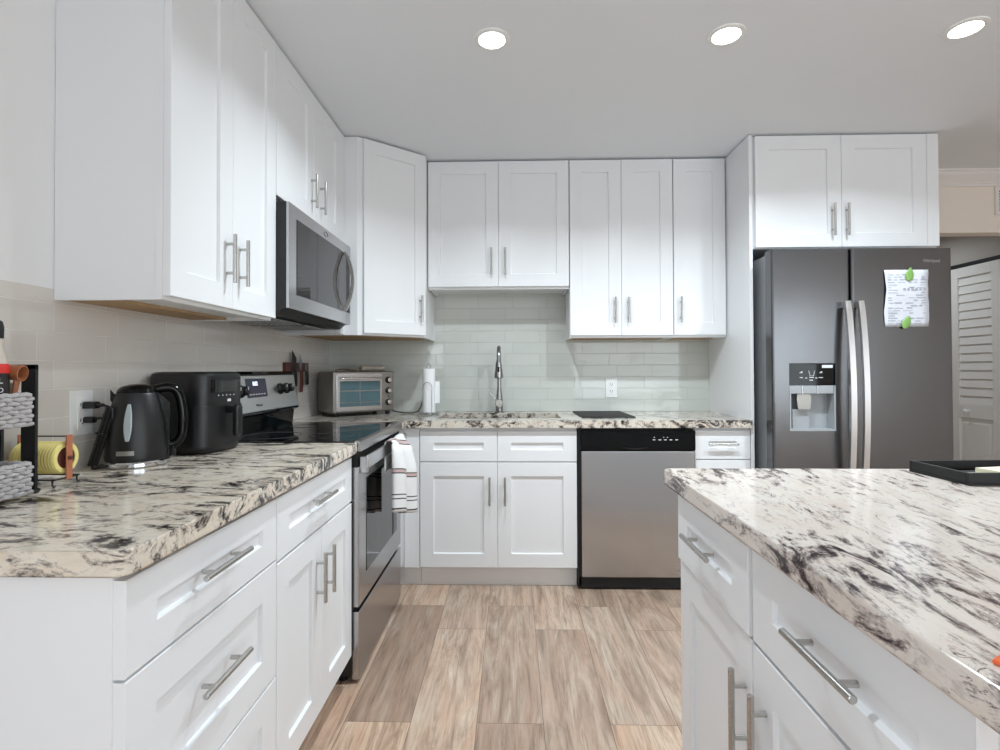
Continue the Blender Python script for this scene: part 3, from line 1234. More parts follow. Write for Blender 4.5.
# tapered underside lip with intake slots
c.loft([[(x, y, z) for y, z in ((.030, .034), (.056, .012), (.372, .006), (.372, .012), (.056, .034))] for x in (.004, W - .004)])
c.build('case', M['black_satin'], t, smooth=False)
c = MB()
for k in range(2):
    c.box(.08 + k * .32, .36 + k * .32, .10, .34, .001, .006, .002)
for k in range(2):
    for j in range(9):
        c.box(.10 + k * .32, .34 + k * .32, .115 + j * .024, .125 + j * .024, -.001, .002)
c.build('vent_grille', M['gun'], t)
c = MB()
c.box(0, W, .004, .016, .034, .447, .004)
dr = c.build('door', M['steel_h'], t)
c = MB()
c.box(.072, W - .012, .0015, .010, .094, .396, .002)
c.build('window', M['black_glass'], dr)
c = MB()
c.box(.002, W - .002, .016, .056, .034, .447)
c.build('door_core', M['black_satin'], dr)
c = MB()
c.box(.560, .5625, .0008, .003, .094, .396)
c.build('panel_seam', M['black_matte'], dr)
c = MB()
pts = arc(lambda k: (.645, -.004 - .040 * math.sin(PI * k) ** .8, .098 + .296 * k), 21)
c.tube(pts, None, flat=(.008, .006))
c.build('handle', M['nickel'], dr)
c = MB()
c.tube([(.40 + .022 * math.cos(a), .003, .421 + .010 * math.sin(a)) for a in [2 * PI * k / 24 for k in range(24)]], .0015, 6, closed=True)
c.build('emblem', M['gun'], dr)

# ------------------------------------------------------------------ dishwasher
t = thing('dishwasher', 'stainless dishwasher with a black control panel below the back worktop', 'dishwasher', (.352, 2.86, 0), 0)
W = .630
c = MB()
c.box(0, W, .035, .60, .005, .868)
c.box(.0, .016, .012, .04, .02, .868)
c.build('tub', M['black_matte'], t, smooth=False)
c = MB()
c.box(.017, W - .002, -.004, .034, .072, .752, .006)
dd = c.build('door_panel', M['steel'], t)
c = MB()
prof = [(.034, .754), (-.004, .754), (-.010, .762), (-.011, .785), (-.0105, .856), (-.004, .863), (.034, .863)]
c.loft([[(x, y, z) for y, z in prof] for x in (.017, W - .002)])
cpn = c.build('control_panel', M['black_gloss'], t, smooth=False)
c = MB()
for x in (.40, .43, .46, .49, .52):
    c.box(x, x + .014, -.0117, -.0105, .812, .816)
for x in (.405, .455, .475):
    c.box(x, x + .006, -.0117, -.0105, .826, .829)
c.build('button_marking', M['white_ink'], cpn, smooth=False)
c = MB()
c.tube(arc(lambda k: (.24 + .13 * k, -.0125, .772 - .006 * math.sin(PI * k)), 9), .002, 6)
c.build('latch_grip', M['black_matte'], cpn)
c = MB()
c.box(.005, W - .003, .05, .07, .0, .066)
c.box(.005, W - .003, .012, .05, .012, .070)
c.build('toe_kick', M['black_matte'], t, smooth=False)
c = MB()
c.tube([(.530 + .013 * math.cos(a), -.0045, .115 + .013 * math.sin(a)) for a in [2 * PI * k / 24 for k in range(24)]], .0016, 6, closed=True)
c.lathe([(.006, 0), (.004, .002)], (.530, -.0038, .115), (0, -1, 0), 12)
c.build('emblem', M['plate'], dd)

# ------------------------------------------------------------------ refrigerator
t = thing('refrigerator', 'tall stainless side-by-side refrigerator with a water and ice dispenser', 'refrigerator', (1.330, 2.722, 0), 0)
W, HF = .910, 1.812
SPL = .399
c = MB()
c.box(.004, W - .004, .075, .70, .012, HF - .020, .004)
for px in (.06, W - .06):
    c.cyl((px, .12, 0), (px, .12, .013), .02, seg=12)
    c.cyl((px, .64, 0), (px, .64, .013), .02, seg=12)
c.build('case', M['fridge_side'], t)
c = MB()
c.box(.01, W - .01, .05, .075, .012, .075)
c.build('base_grille', M['black_matte'], t)
c = MB()
c.box(.02, .10, .02, .13, HF - .019, HF - .002, .004)
c.build('hinge_cover', M['black_satin'], t)
c = MB()
c.box(W - .10, W - .02, .02, .13, HF - .019, HF - .002, .004)
c.build('hinge_cover', M['black_satin'], t)


def fdoor(x0, x1, hole=None):
    d = MB()
    z0, z1 = .085, HF - .004
    nseg = 6
    r = .014
    if hole is None:
        poly = []
        for cx, a0 in ((x0 + r, PI), (x1 - r, 1.5 * PI)):
            for k in range(nseg + 1):
                a = a0 + PI / 2 * k / nseg
                poly.append((cx + r * math.cos(a), r + r * math.sin(a)))
        poly += [(x1, .068), (x0, .068)]
        d.prism(poly, z0, z1)
    else:
        a0, a1, b0, b1 = hole
        # left and right stiles with rounded outer edges, rails above and below the dispenser
        pl = [(x0 + r + r * math.cos(PI + PI / 2 * k / nseg), r + r * math.sin(PI + PI / 2 * k / nseg)) for k in range(nseg + 1)]
        d.prism(pl + [(a0, 0), (a0, .068), (x0, .068)], z0, z1)
        pr = [(x1 - r + r * math.cos(1.5 * PI + PI / 2 * k / nseg), r + r * math.sin(1.5 * PI + PI / 2 * k / nseg)) for k in range(nseg + 1)]
        d.prism([(a1, 0)] + pr + [(x1, .068), (a1, .068)], z0, z1)
        d.box(a0, a1, 0, .068, z0, b0)
        d.box(a0, a1, 0, .068, b1, z1)
        bmesh.ops.remove_doubles(d.bm, verts=list(d.bm.verts), dist=1e-5)
    return d.build('door', M['fridge'], t, angle=30)


A0, A1, B0, B1 = .084, .317, .876, 1.222
dl = fdoor(0.0, SPL - .003, (A0, A1, B0, B1))
drt = fdoor(SPL + .004, W)
for x, dpar in ((SPL - .038, dl), (SPL + .028, drt)):
    c = MB()
    pts = arc(lambda k: (x, -.030 - .040 * math.sin(PI * min(1, max(0, k))) ** .75, .52 + 1.015 * k), 31)
    c.tube(pts, None, flat=(.014, .009))
    for zz in (.53, 1.525):
        c.box(x - .013, x + .013, -.034, .002, zz - .022, zz + .012, .004)
    c.build('handle', M['steel_bright'], dpar)
# dispenser set in the left door
c = MB()
c.box(A0 + .001, A1 - .001, .004, .010, 1.108, B1 - .001, .002)
dp_ = c.build('dispenser_panel', M['black_gloss'], dl)
c = MB()
c.box(A0 + .0005, A0 + .008, -.002, .064, B0, 1.108)
c.box(A1 - .008, A1 - .0005, -.002, .064, B0, 1.108)
c.box(A0 + .008, A1 - .008, -.002, .064, B0, B0 + .010)
c.box(A0 + .008, A1 - .008, .058, .064, B0 + .010, 1.108)
c.box(A0 + .008, A1 - .008, .002, .030, 1.066, 1.108, .003)
c.box(A0 + .030, A0 + .115, .030, .058, B0 + .01, .985)
c.build('dispenser_recess', plain('grey_dispenser_plastic', srgb(158, 162, 165), .35), dl)
for x in (.064, .140):
    c = MB()
    c.box(A0 + x, A0 + x + .005, -.001, .004, 1.066, 1.108)
    c.build('dispenser_groove', M['gun'], dl)
c = MB()
c.loft([[(A0 + a, y, z) for a, y, z in ((.050, .012, .985), (.112, .012, .985), (.112, .022, .985), (.050, .022, .985))],
        [(A0 + a, y, z) for a, y, z in ((.044, .012, 1.040), (.118, .012, 1.040), (.118, .034, 1.040), (.044, .034, 1.040))],
        [(A0 + a, y, z) for a, y, z in ((.050, .016, 1.066), (.112, .016, 1.066), (.112, .034, 1.066), (.050, .034, 1.066))]])
c.build('dispenser_paddle', M['steel_dull'], dl)
c = MB()
c.box(.168 + A0, .222 + A0, .0025, .0045, 1.198, 1.213, .0005)
c.build('dispenser_sticker', M['white_ink'], dp_)
c = MB()
for pts in ([(.101, 1.184), (.107, 1.158), (.125, 1.158), (.131, 1.184)],):
    c.tube([(A0 + a, .0035, z) for a, z in pts], .0012, 6)
for a, z in ((.055, 1.172), (.155, 1.172)):
    c.box(A0 + a, A0 + a + .014, .003, .0042, z, z + .003)
    c.box(A0 + a + .006, A0 + a + .014, .003, .0042, z + .004, z + .008)
for a, wd, z in ((.055, .016, 1.147), (.083, .010, 1.145), (.104, .022, 1.148), (.134, .010, 1.145), (.152, .020, 1.147), (.104, .018, 1.134)):
    c.box(A0 + a, A0 + a + wd, .003, .0042, z, z + .0035)
c.build('dispenser_lettering', M['white_ink'], dp_, smooth=False)
text('maker_mark', 'Whirlpool', .026, (.806, -.0008, 1.742), (PI / 2, 0, 0), M['plate'], drt, sx=.78)

# note and leaf magnets
NT_ = thing('paper_note', 'creased white printed sheet held on the refrigerator door by green magnets', 'paper', (2.006, 2.7195, 1.552), 0)
p = MB()
nx, nz = 6, 14
vs, fs = [], []
for j in range(nz + 1):
    for i in range(nx + 1):
        u, v = i / nx, j / nz
        wv = .1085 + .004 * math.sin(v * 7)
        crease = .0055 * (1 - abs(v - .64) / .36) if v > .28 else .0
        crease = max(0, crease) + .002 * math.sin(v * 12 + u * 3) ** 2 * (0 if j in (0, nz) else 1)
        vs.append(((u - .5) * 2 * wv, -crease - .0008, (v - .5) * .29))
for j in range(nz):
    for i in range(nx):
        a = j * (nx + 1) + i
        fs.append((a, a + 1, a + nx + 2, a + nx + 1))
p.faces(vs, fs)
po = p.build('sheet', M['paper'], NT_, angle=20)
so = po.modifiers.new('thick', 'SOLIDIFY')
so.thickness = .0004
p = MB()
rnd = random.Random(3)


def ncr(v):
    return (max(0, .0055 * (1 - abs(v - .64) / .36)) if v > .28 else 0) + .002


for row in range(20):
    v = .05 + row * .045
    z = (v - .5) * .29
    x = -.095
    while x < .08:
        wd = rnd.uniform(.015, .05)
        if rnd.random() < .62:
            y = -ncr(v) - .0016
            p.box(x, min(.096, x + wd), y, y + .0004, z, z + rnd.choice((.0022, .0030, .0045)))
        x += wd + rnd.uniform(.004, .02)
for k in range(6):
    y = -ncr(.64) - .0018
    p.box(-.02 + k * .02, -.008 + k * .02, y, y + .0004, .040, .050)
p.box(.074, .090, -.0022 - ncr(.84), -.0018 - ncr(.84), .098, .112)
p.build('printed_lettering', M['ink'], NT_, smooth=False)


def magnet(x, z, rot, label):
    t = thing('leaf_magnet', label, 'magnet', (x, 2.7105, z), 0, 'green leaf magnets on the refrigerator')
    g = MB(Matrix.Rotation(rot, 4, 'Y'))
    loops = []
    for k in range(13):
        v = k / 12
        wd = .025 * math.sin(PI * min(1, v * .96 + .03)) ** .7 * (1.12 - .6 * v)
        th = .0045 * math.sin(PI * min(1, v * .96 + .03)) ** .6 + .001
        zz = -.034 + v * .070
        loops.append([(wd * math.cos(a), -th * abs(math.sin(a)) if math.sin(a) < 0 else th * .2 * math.sin(a), zz) for a in [2 * PI * q / 16 for q in range(16)]])
    g.loft(loops)
    g.tube([(0, -.0040, -.022), (0, -.0055, 0), (0, -.0035, .028)], .0009, 6)
    g.build('leaf', M['leaf'], t)


magnet(2.018, 1.672, .15, 'green leaf magnet at the top edge of the printed sheet')
magnet(2.000, 1.428, .45, 'green leaf magnet at the bottom edge of the printed sheet')

# ------------------------------------------------------------------ left worktop appliances
# kettle
KX, KY = -1.112, 1.530
t = thing('electric_kettle', 'matte black electric kettle on its steel base, on the left worktop', 'kettle', (KX, KY, ZT), 0)
t.scale = (1.04, 1.04, 1.04)
c = MB()
c.lathe([(.074, 0), (.078, .003), (.078, .013), (.074, .017)], seg=40)
c.build('base_ring', M['chrome'], t)
c = MB()
c.lathe([(.075, .0172), (.0765, .03), (.0755, .07), (.071, .12), (.063, .165), (.054, .198), (.050, .204)], seg=40)
# spout
sd = Vector((-.80, -.60, 0)).normalized()
sp_ = Vector((-sd.y, sd.x, 0))
c.loft([[sd * a + sp_ * (wv * math.cos(q)) + Vector((0, 0, z + .016 * math.sin(q))) for q in [2 * PI * k / 12 for k in range(12)]] for a, wv, z in ((.045, .022, .176), (.055, .015, .188), (.063, .007, .200))])
c.build('body', M['black_satin'], t)
c = MB()
c.lathe([(.050, .2042), (.049, .212), (.040, .222), (.020, .228), (0, .229)], seg=32)
c.build('lid', M['black_gloss'], t)
hd = Vector((.86, .51, 0)).normalized()
c = MB()
P = [hd * .040 + Vector((0, 0, .212)), hd * .075 + Vector((0, 0, .218)), hd * .099 + Vector((0, 0, .200)), hd * .110 + Vector((0, 0, .140)),
     hd * .108 + Vector((0, 0, .080)), hd * .092 + Vector((0, 0, .055)), hd * .072 + Vector((0, 0, .052))]
pts = bez(P, 7)
c.tube(pts, [.0130] * len(pts), 12)
c.loft([[hd * a + Vector((-hd.y, hd.x, 0)) * (wv * s1) + Vector((0, 0, z)) for s1, z in ((-1, .02), (1, .02), (1, .205 - (a - .05)), (-1, .205 - (a - .05)))] for a, wv in ((.05, .022), (.079, .018))])
c.box(*[x for x in (hd.x * .078 - .014, hd.x * .078 + .014, hd.y * .078 - .014, hd.y * .078 + .014)], .018, .052, .006)
c.build('handle', M['black_gloss'], t)


def kpt(az, z, out=0.0):
    prof = [(.017, .075), (.03, .0765), (.07, .0755), (.12, .071), (.165, .063), (.198, .054)]
    for (z0, r0), (z1, r1) in zip(prof, prof[1:]):
        if z <= z1:
            break
    r = r0 + (r1 - r0) * (z - z0) / (z1 - z0) + out
    return Vector((r * math.cos(az), r * math.sin(az), z))


azv = math.atan2(-KY, -KX)              # towards the viewer
az = azv - .32
c = MB()
loops = []
for k in range(11):
    z = .075 + .10 * k / 10
    hw = .010 * math.sin(PI * (k + .6) / 11.2) ** .5
    rr0 = kpt(az, z).length
    loops.append([kpt(az + a, z, o_) for a, o_ in ((-hw / .07, .0004), (-hw / .07 * .7, .0025), (hw / .07 * .7, .0025), (hw / .07, .0004))])
c.loft(loops)
c.build('water_gauge', M['gauge'], t)
c = MB()
c.loft([[kpt(az - .10 + a, z, .0016) for z in (.036, .048)] + [kpt(az - .10 + a, z, -.002) for z in (.048, .036)] for a in [-.24 + .08 * k for k in range(8)]])
c.build('name_plate', M['plate'], t)
# cord: looped and tied, from the base to the lower socket
PLx = XW + .034
c = MB()
def kp(x, y, z):
    return ((x - KX) / 1.04, (y - KY) / 1.04, (z - ZT) / 1.04)


cpts = bez([kp(-1.190, 1.468, 1.058), kp(-1.172, 1.468, 1.060), kp(-1.156, 1.468, 1.035), kp(-1.140, 1.466, 1.02), kp(-1.136, 1.464, 1.07), kp(-1.142, 1.462, 1.090),
            kp(-1.156, 1.457, 1.02), kp(-1.180, 1.447, .928), kp(-1.160, 1.455, .9250), kp(-1.13, 1.475, .9250), kp(-1.10, 1.50, .9255)], 8)
c.tube(cpts, .0034, 8)
for dx in (-.006, 0, .006):
    c.tube(bez([kp(-1.141 + dx, 1.462 + dx, 1.092), kp(-1.158 + dx, 1.455 + dx, 1.015), kp(-1.180 + dx, 1.447 + dx, .929)], 8), .0040, 8)
c.tube([kp(-1.162 + .013 * math.cos(a), 1.454 + .013 * math.sin(a), 1.02) for a in [2 * PI * k / 16 for k in range(16)]], .0022, 6, closed=True)
c.build('cord', M['black_satin'], t)
c = MB()
p0_, p1_ = kp(XW + .008, 1.459, 1.047), kp(-1.190, 1.477, 1.065)
c.box(p0_[0], p1_[0], p0_[1], p1_[1], p0_[2], p1_[2], .004)
c.build('plug', M['black_satin'], t)

# outlet on the left wall


def outlet(name, label, loc, rotz, w=.094, h=.127):
    t = thing(name, label, 'outlet', loc, rotz, 'wall outlets')
    c = MB()
    c.box(-w / 2, w / 2, -.006, 0, -h / 2, h / 2, .002)
    c.build('cover_plate', M['white_plastic'], t)
    c = MB()
    c.box(-.017, .017, -.008, -.003, -.045, .045, .002)
    rc = c.build('receptacle', M['white_plastic'], t)
    for z in (-.022, .022):
        c = MB()
        c.box(-.008, -.0055, -.0084, -.0078, z - .004, z + .006)
        c.box(.0055, .008, -.0084, -.0078, z - .004, z + .006)
        c.cyl((0, -.0078, z - .009), (0, -.0084, z - .009), .0025, seg=10)
        c.build('slot_marking', M['black_matte'], rc)
    return t


outlet('wall_outlet', 'white wall outlet with two black plugs in it, beside the kettle', (XW + .0001, 1.461, 1.077), PI / 2, .080)
outlet('wall_outlet', 'white wall outlet on the back wall tiles above the black mat', (.648, YW - .0001, 1.074), 0, .076, .130)

# air fryer
AX, AY = -1.098, 1.800
t = thing('air_fryer', 'black air fryer with a front drawer handle, between the kettle and the range', 'air fryer', (AX, AY, ZT), -math.radians(6))


def sq(hx, hy, z, n=4.2, k=56):
    out = []
    for i in range(k):
        a = 2 * PI * i / k
        ca_, sa_ = math.cos(a), math.sin(a)
        r = (abs(ca_) ** n + abs(sa_) ** n) ** (-1 / n)
        out.append((hx * r * ca_, hy * r * sa_, z))
    return out


# local +x is the front
c = MB()
c.loft([sq(.098, .098, .002), sq(.106, .106, .006), sq(.110, .110, .018), sq(.110, .110, .024), sq(.112, .112, .026), sq(.115, .113, .15), sq(.116, .112, .254), sq(.113, .109, .266), sq(.104, .100, .272), sq(.085, .082, .2735)])
for px, py in ((.07, .07), (-.07, .07), (.07, -.07), (-.07, -.07)):
    c.cyl((px, py, 0), (px, py, .003), .012, seg=12)
c.build('body', M['black_satin'], t, angle=40)
c = MB()


def fsq(a0, a1, z, o_, n=14):
    """points on the front of the rounded-square shell"""
    out = []
    for i in range(n + 1):
        a = a0 + (a1 - a0) * i / n
        ca_, sa_ = math.cos(a), math.sin(a)
        r = (abs(ca_) ** 4.2 + abs(sa_) ** 4.2) ** (-1 / 4.2)
        out.append(((.1155 + o_) * r * ca_, (.1125 + o_) * r * sa_, z))
    return out


def shell(a0, a1, z0, z1, o0, o1):
    return [fsq(a0, a1, z0, o1) + list(reversed(fsq(a0, a1, z0, o0))), fsq(a0, a1, z1, o1) + list(reversed(fsq(a0, a1, z1, o0)))]


c.loft(shell(-1.02, 1.02, .026, .160, -.001, .003))
bk = c.build('basket_drawer', M['black_satin'], t)
c = MB()
c.box(.112, .150, -.017, .017, .132, .158, .006)
c.box(.140, .164, -.016, .016, .052, .160, .009, 3)
c.build('handle', M['black_satin'], bk)
c = MB()
c.loft(shell(-.62, .50, .205, .246, -.001, .0018))
c.build('display', M['black_glass'], t)
c = MB()
for k in range(5):
    a = -.42 + k * .17
    c.loft(shell(a, a + .03, .192, .195, -.0005, .0012))
for k in range(3):
    c.loft(shell(-.02 + k * .055, .022 + k * .055, .171, .180, -.0005, .0012))
c.build('button_marking', M['white_ink'], t, smooth=False)
# its plug in the upper socket and its cord behind the kettle
iv = Matrix.Rotation(math.radians(6), 4, 'Z')


def al(x, y, z):
    return iv @ Vector((x - AX, y - AY, z - ZT))


c = MB(iv @ Matrix.Translation((-AX, -AY, -ZT)))
c.box(XW + .008, XW + .046, 1.457, 1.480, 1.088, 1.108, .004)
c.cyl((XW + .044, 1.468, 1.098), (XW + .062, 1.470, 1.098), .006, .0045, 10)
c.build('plug', M['black_satin'], t)
c = MB(iv @ Matrix.Translation((-AX, -AY, -ZT)))
c.tube(bez([(XW + .060, 1.470, 1.098), (XW + .078, 1.476, 1.085), (XW + .070, 1.49, 1.03), (XW + .045, 1.52, .98), (XW + .02, 1.60, .935), (XW + .012, 1.68, .925), (XW + .012, 1.76, .94)], 8), .0034, 8)
c.build('cord', M['black_satin'], t)

# two-tier basket rack at the wall
t = thing('basket_rack', 'black metal two-tier rack with grey woven baskets at the near end of the left worktop', 'rack', (-1.122, .975, ZT), 0)
for yy in (-.168, .176):
    c = MB()
    c.box(.022, .056, yy - .004, yy + .004, .012, .292, .002)
    c.box(-.056, -.022, yy - .004, yy + .004, .012, .292, .002)
    c.box(-.056, .056, yy - .004, yy + .004, .280, .292, .002)
    for x in (-.04, .04):
        c.tube(bez([(x, yy, .016), (x, yy + .006, .008), (x, yy + .018, .004), (x, yy + .024, .009)], 5), .004, 8)
    c.build('end_frame', M['black_matte'], t)


def basket(z0, h):
    k = MB()
    hx, y0, y1 = .066, -.160, .150
    rows = 8
    per = []
    n = 26
    for i in range(n):
        per.append((-hx, y0 + (y1 - y0) * i / n, -1, 0))
    for i in range(10):
        per.append((-hx + 2 * hx * i / 10, y1, 0, 1))
    for i in range(n):
        per.append((hx, y1 + (y0 - y1) * i / n, 1, 0))
    for i in range(10):
        per.append((hx - 2 * hx * i / 10, y0, 0, -1))
    for r in range(rows):
        z = z0 + h * (r + .5) / rows
        pts = []
        m = len(per)
        for j in range(m * 2):
            p, q = per[j // 2], per[(j // 2 + 1) % m]
            f = (j % 2) / 2
            x, y = p[0] + (q[0] - p[0]) * f, p[1] + (q[1] - p[1]) * f
            o_ = .0034 * math.sin(j * PI / 2.5 + r * PI) + .0012 * math.sin(j * 2.3 + r * 5)
            pts.append((x + p[2] * o_, y + p[3] * o_, z + .0012 * math.sin(j * 1.7 + r)))
        k.tube(pts, h / rows * .56, 6, closed=True)
    k.box(-hx, hx, y0, y1, z0 - .001, z0 + .004)
    return k.build('woven_basket', M['wicker'], t)


basket(.010, .070)
basket(.158, .072)

# bottle, scoop and packet standing in the upper basket
BX, BY, BZ = -1.100, 1.080, ZT + .163
t = thing('sauce_bottle', 'dark-capped bottle with a red and black label in the upper woven basket', 'bottle', (BX, BY, BZ), 0)
c = MB()
c.lathe([(.026, 0), (.029, .004), (.029, .122), (.025, .140), (.0185, .164), (.0180, .186), (.014, .188)], seg=28)
c.build('glass_body', M['amber'], t)
c = MB()
c.lathe([(.0195, .184), (.0200, .208), (.0175, .220), (.010, .226), (0, .227)], seg=24)
c.build('cap', M['black_satin'], t)
c = MB()
c.lathe([(.0295, .020), (.0295, .114), (.0292, .114), (.0292, .020)], seg=28)
lb = c.build('label', M['label_black'], t)
c = MB()
c.lathe([(.0297, .110), (.0297, .122), (.0280, .130), (.0285, .110)], seg=28)
c.build('label_band', M['red'], lb)
for body, z, s_ in (('CAL', .094, .018), ('OCO', .074, .014)):
    a0 = math.radians(-40)
    for i, ch in enumerate(body):
        a = a0 + (i - 1) * .42
        text('label_letter', ch, s_, (.0299 * math.cos(a), .0299 * math.sin(a), z), (PI / 2, 0, a + PI / 2), M['white_ink'], lb)
t = thing('wooden_scoop', 'brown turned wooden scoop leaning out of the upper woven basket', 'scoop', (-1.090, 1.100, ZT + .163), 0)
c = MB()
cen = Vector((.004, .010, .112))
axv = Vector((.93, .20, -.12)).normalized()
c.lathe([(r_ * .84, z_ * .74) for r_, z_ in [(.0, -.030), (.014, -.030), (.018, -.024), (.0195, -.008), (.0185, -.004), (.0200, .006), (.0190, .012), (.0215, .030), (.0185, .031), (.0165, .0), (.0, -.012)]], cen, axv, 24)
c.build('bowl', M['wood'], t)
c = MB()
c.tube([cen + Vector((.012, .002, -.012)), Vector((.014, .006, .06)), Vector((.004, .002, .004))], [.0060, .005, .0045], 10)
c.build('handle', M['wood'], t)
c = MB()
c.box(-.012, .008, -.002, .002, 0, .088, .0015)
tag(c.build('paper_packet', M['cream'], None), 'small cream packet standing behind the wooden scoop in the basket', 'packet').location = (-1.105, 1.128, ZT + .163)

# ribbed yellow roll on a copper and wire holder
t = thing('cloth_roll_holder', 'wire and copper strap holder standing on the worktop behind the woven baskets', 'holder', (-1.146, 1.258, ZT), 0)
c = MB()
for y in (-.035, .035):
    c.tube([(-.058, y, .018), (.058, y, .018)], .002, 8)
    for x in (-.05, .052):
        c.tube(bez([(x, y, .018), (x + .003, y - .003, .008), (x + .008, y - .006, .0025), (x + .015, y - .008, .006)], 4), .002, 8)
c.tube([(.058, -.035, .018), (.058, .035, .018)], .002, 8)
c.tube([(-.058, -.035, .018), (-.058, .035, .018)], .002, 8)
c.tube([(-.058, .0, .118), (.058, .0, .118)], .0018, 8)
c.tube([(-.062, .0, .066), (.066, .0, .066)], .003, 8)
c.build('wire_frame', M['black_satin'], t)
for x in (-.058, .062):
    c = MB()
    c.box(x - .0015, x + .0015, -.009, .009, .014, .122, .001)
    c.build('strap', M['copper'], t)
c = MB()
c.lathe([(.005, 0), (.0055, .003), (.003, .006), (0, .0065)], (.0635, 0, .066), (1, 0, 0), 14)
c.build('screw_knob', M['wood_dark'], t)
t = thing('ribbed_cloth_roll', 'ribbed yellow roll with a brown core on the copper holder', 'roll', (-1.146, 1.258, ZT + .066), 0)
c = MB()
prof = [(.026, -.052)]
for k in range(14):
    x = -.052 + k * .0076
    prof += [(.0375, x), (.0395, x + .0038), (.0375, x + .0074)]
prof += [(.036, .0555), (.026, .0555), (.0255, .050), (.0255, -.046)]
c.lathe(prof, (0, 0, 0), (1, 0, 0), 36)
c.build('sponge_cloth', M['yellow'], t)
c = MB()
c.lathe([(.0045, -.049), (.0245, -.049), (.0250, .0535), (.0045, .0535)], (0, 0, 0), (1, 0, 0), 28)
c.build('core', M['wood_dark'], t)

# ------------------------------------------------------------------ knife rack on the left wall
t = thing('knife_rack', 'dark wooden magnetic knife bar on the left wall tiles beyond the range', 'knife rack', (XW + .0001, 2.925, 1.213), PI / 2)
c = MB()
c.box(-.155, .155, -.020, 0, -.025, .025, .003)
c.build('wooden_bar', M['wood_dark'], t)


def knife(y, z, bl, bw, hl, rot, label, hm, bm_=None):
    bm_ = bm_ or M['gun']
    t = thing('kitchen_knife', label, 'knife', (XW + .0215, y, z), PI / 2 + 0, 'knives on the wall bar')
    X = Matrix.Rotation(rot, 4, 'Y')
    c = MB(X)
    c.loft([[(-bw * .5, -.001, 0), (bw * .5, -.001, 0), (bw * .5, .0, 0), (-bw * .5, .0, 0)],
            [(-bw * .5, -.001, bl * .65), (bw * .5, -.001, bl * .65), (bw * .5, 0, bl * .65), (-bw * .5, 0, bl * .65)],
            [(-bw * .5, -.001, bl), (-bw * .42, -.001, bl), (-bw * .42, 0, bl), (-bw * .5, 0, bl)]])
    c.build('blade', bm_, t)
    c = MB(X)
    c.box(-.016, .016, -.012, .0, -hl, .002, .005)
    c.build('handle', hm, t)


knife(2.868, 1.185, .120, .058, .080, .0, 'broad black knife nearest the range on the wall bar', M['black_satin'], M['black_satin'])
knife(2.955, 1.190, .095, .032, .120, .04, 'slim knife with a red wooden handle in the middle of the wall bar', M['wood_dark'])
knife(3.035, 1.190, .050, .028, .080, -.03, 'short knife with a dark handle at the corner end of the wall bar', M['black_satin'])

# ------------------------------------------------------------------ toaster oven in the corner (front towards -y, local)
ta = math.radians(42)
t = thing('toaster_oven', 'stainless toaster oven with three knobs standing diagonally in the corner', 'toaster oven', (-1.046, 3.030, ZT), ta)
TWd, TD, TH = .400, .234, .257
c = MB()
c.box(0, TWd, .004, TD, .022, TH + .012, .010, 3)
c.build('case', M['steel_dull'], t)
for px in (.03, TWd - .03):
    for py in (.035, TD - .03):
        c = MB()
        c.cyl((px, py, 0), (px, py, .024), .013, .016, 12)
        c.build('foot', M['black_satin'], t)
c = MB()
c.box(.008, TWd - .008, -.002, .006, .028, TH + .006, .003)
fp = c.build('front_panel', M['steel_dull'], t)
c = MB()
c.box(.016, .312, -.012, -.001, .034, TH - .004, .003)
dr = c.build('glass_door', M['steel_h'], t)
c = MB()
c.box(.036, .296, -.0135, -.004, .060, .212, .002)
c.build('door_glass', M['oven_glass'], dr)
c = MB()
c.box(.038, .294, -.0145, -.0132, .150, .156)
for k in range(1):
    c.box(.038, .294, -.0145, -.0132, .082, .086)
c.box(.160, .163, -.0142, -.0132, .060, .212)
c.build('rack_line', M['gun'], dr)
c = MB()
c.cyl((.036, -.036, .228), (.300, -.036, .228), .0065, bev=.001)
for x in (.048, .288):
    c.cyl((x, -.012, .228), (x, -.036, .228), .005, seg=10)
c.build('handle', M['chrome'], dr)
for z in (.215, .150, .078):
    k = MB()
    k.lathe([(.021, 0), (.021, .004), (.017, .006), (.016, .020), (.013, .023)], (.356, -.002, z), (0, -1, 0), 24)
    kn = k.build('knob', M['black_satin'], t)
    k = MB()
    k.lathe([(.014, .0), (.0135, .003), (.010, .004)], (.356, -.0245, z), (0, -1, 0), 20)
    k.build('knob_cap', M['chrome'], kn)
k = MB()
k.lathe([(.004, 0), (.003, .002)], (.356, -.002, .113), (0, -1, 0), 12)
k.build('pilot_light', M['black_gloss'], t)
ivt = Matrix.Rotation(-ta, 4, 'Z') @ Matrix.Translation((1.046, -3.030, -ZT))
c = MB(ivt)
c.tube(bez([(-.80, 3.34, ZT + .03), (-.74, 3.33, ZT + .012), (-.68, 3.30, ZT + .006), (-.62, 3.30, ZT + .008), (-.592, 3.33, ZT + .03), (-.575, 3.37, ZT + .10), (-.575, 3.44, ZT + .12)], 8), .0035, 8)
c.build('cord', M['black_satin'], t)
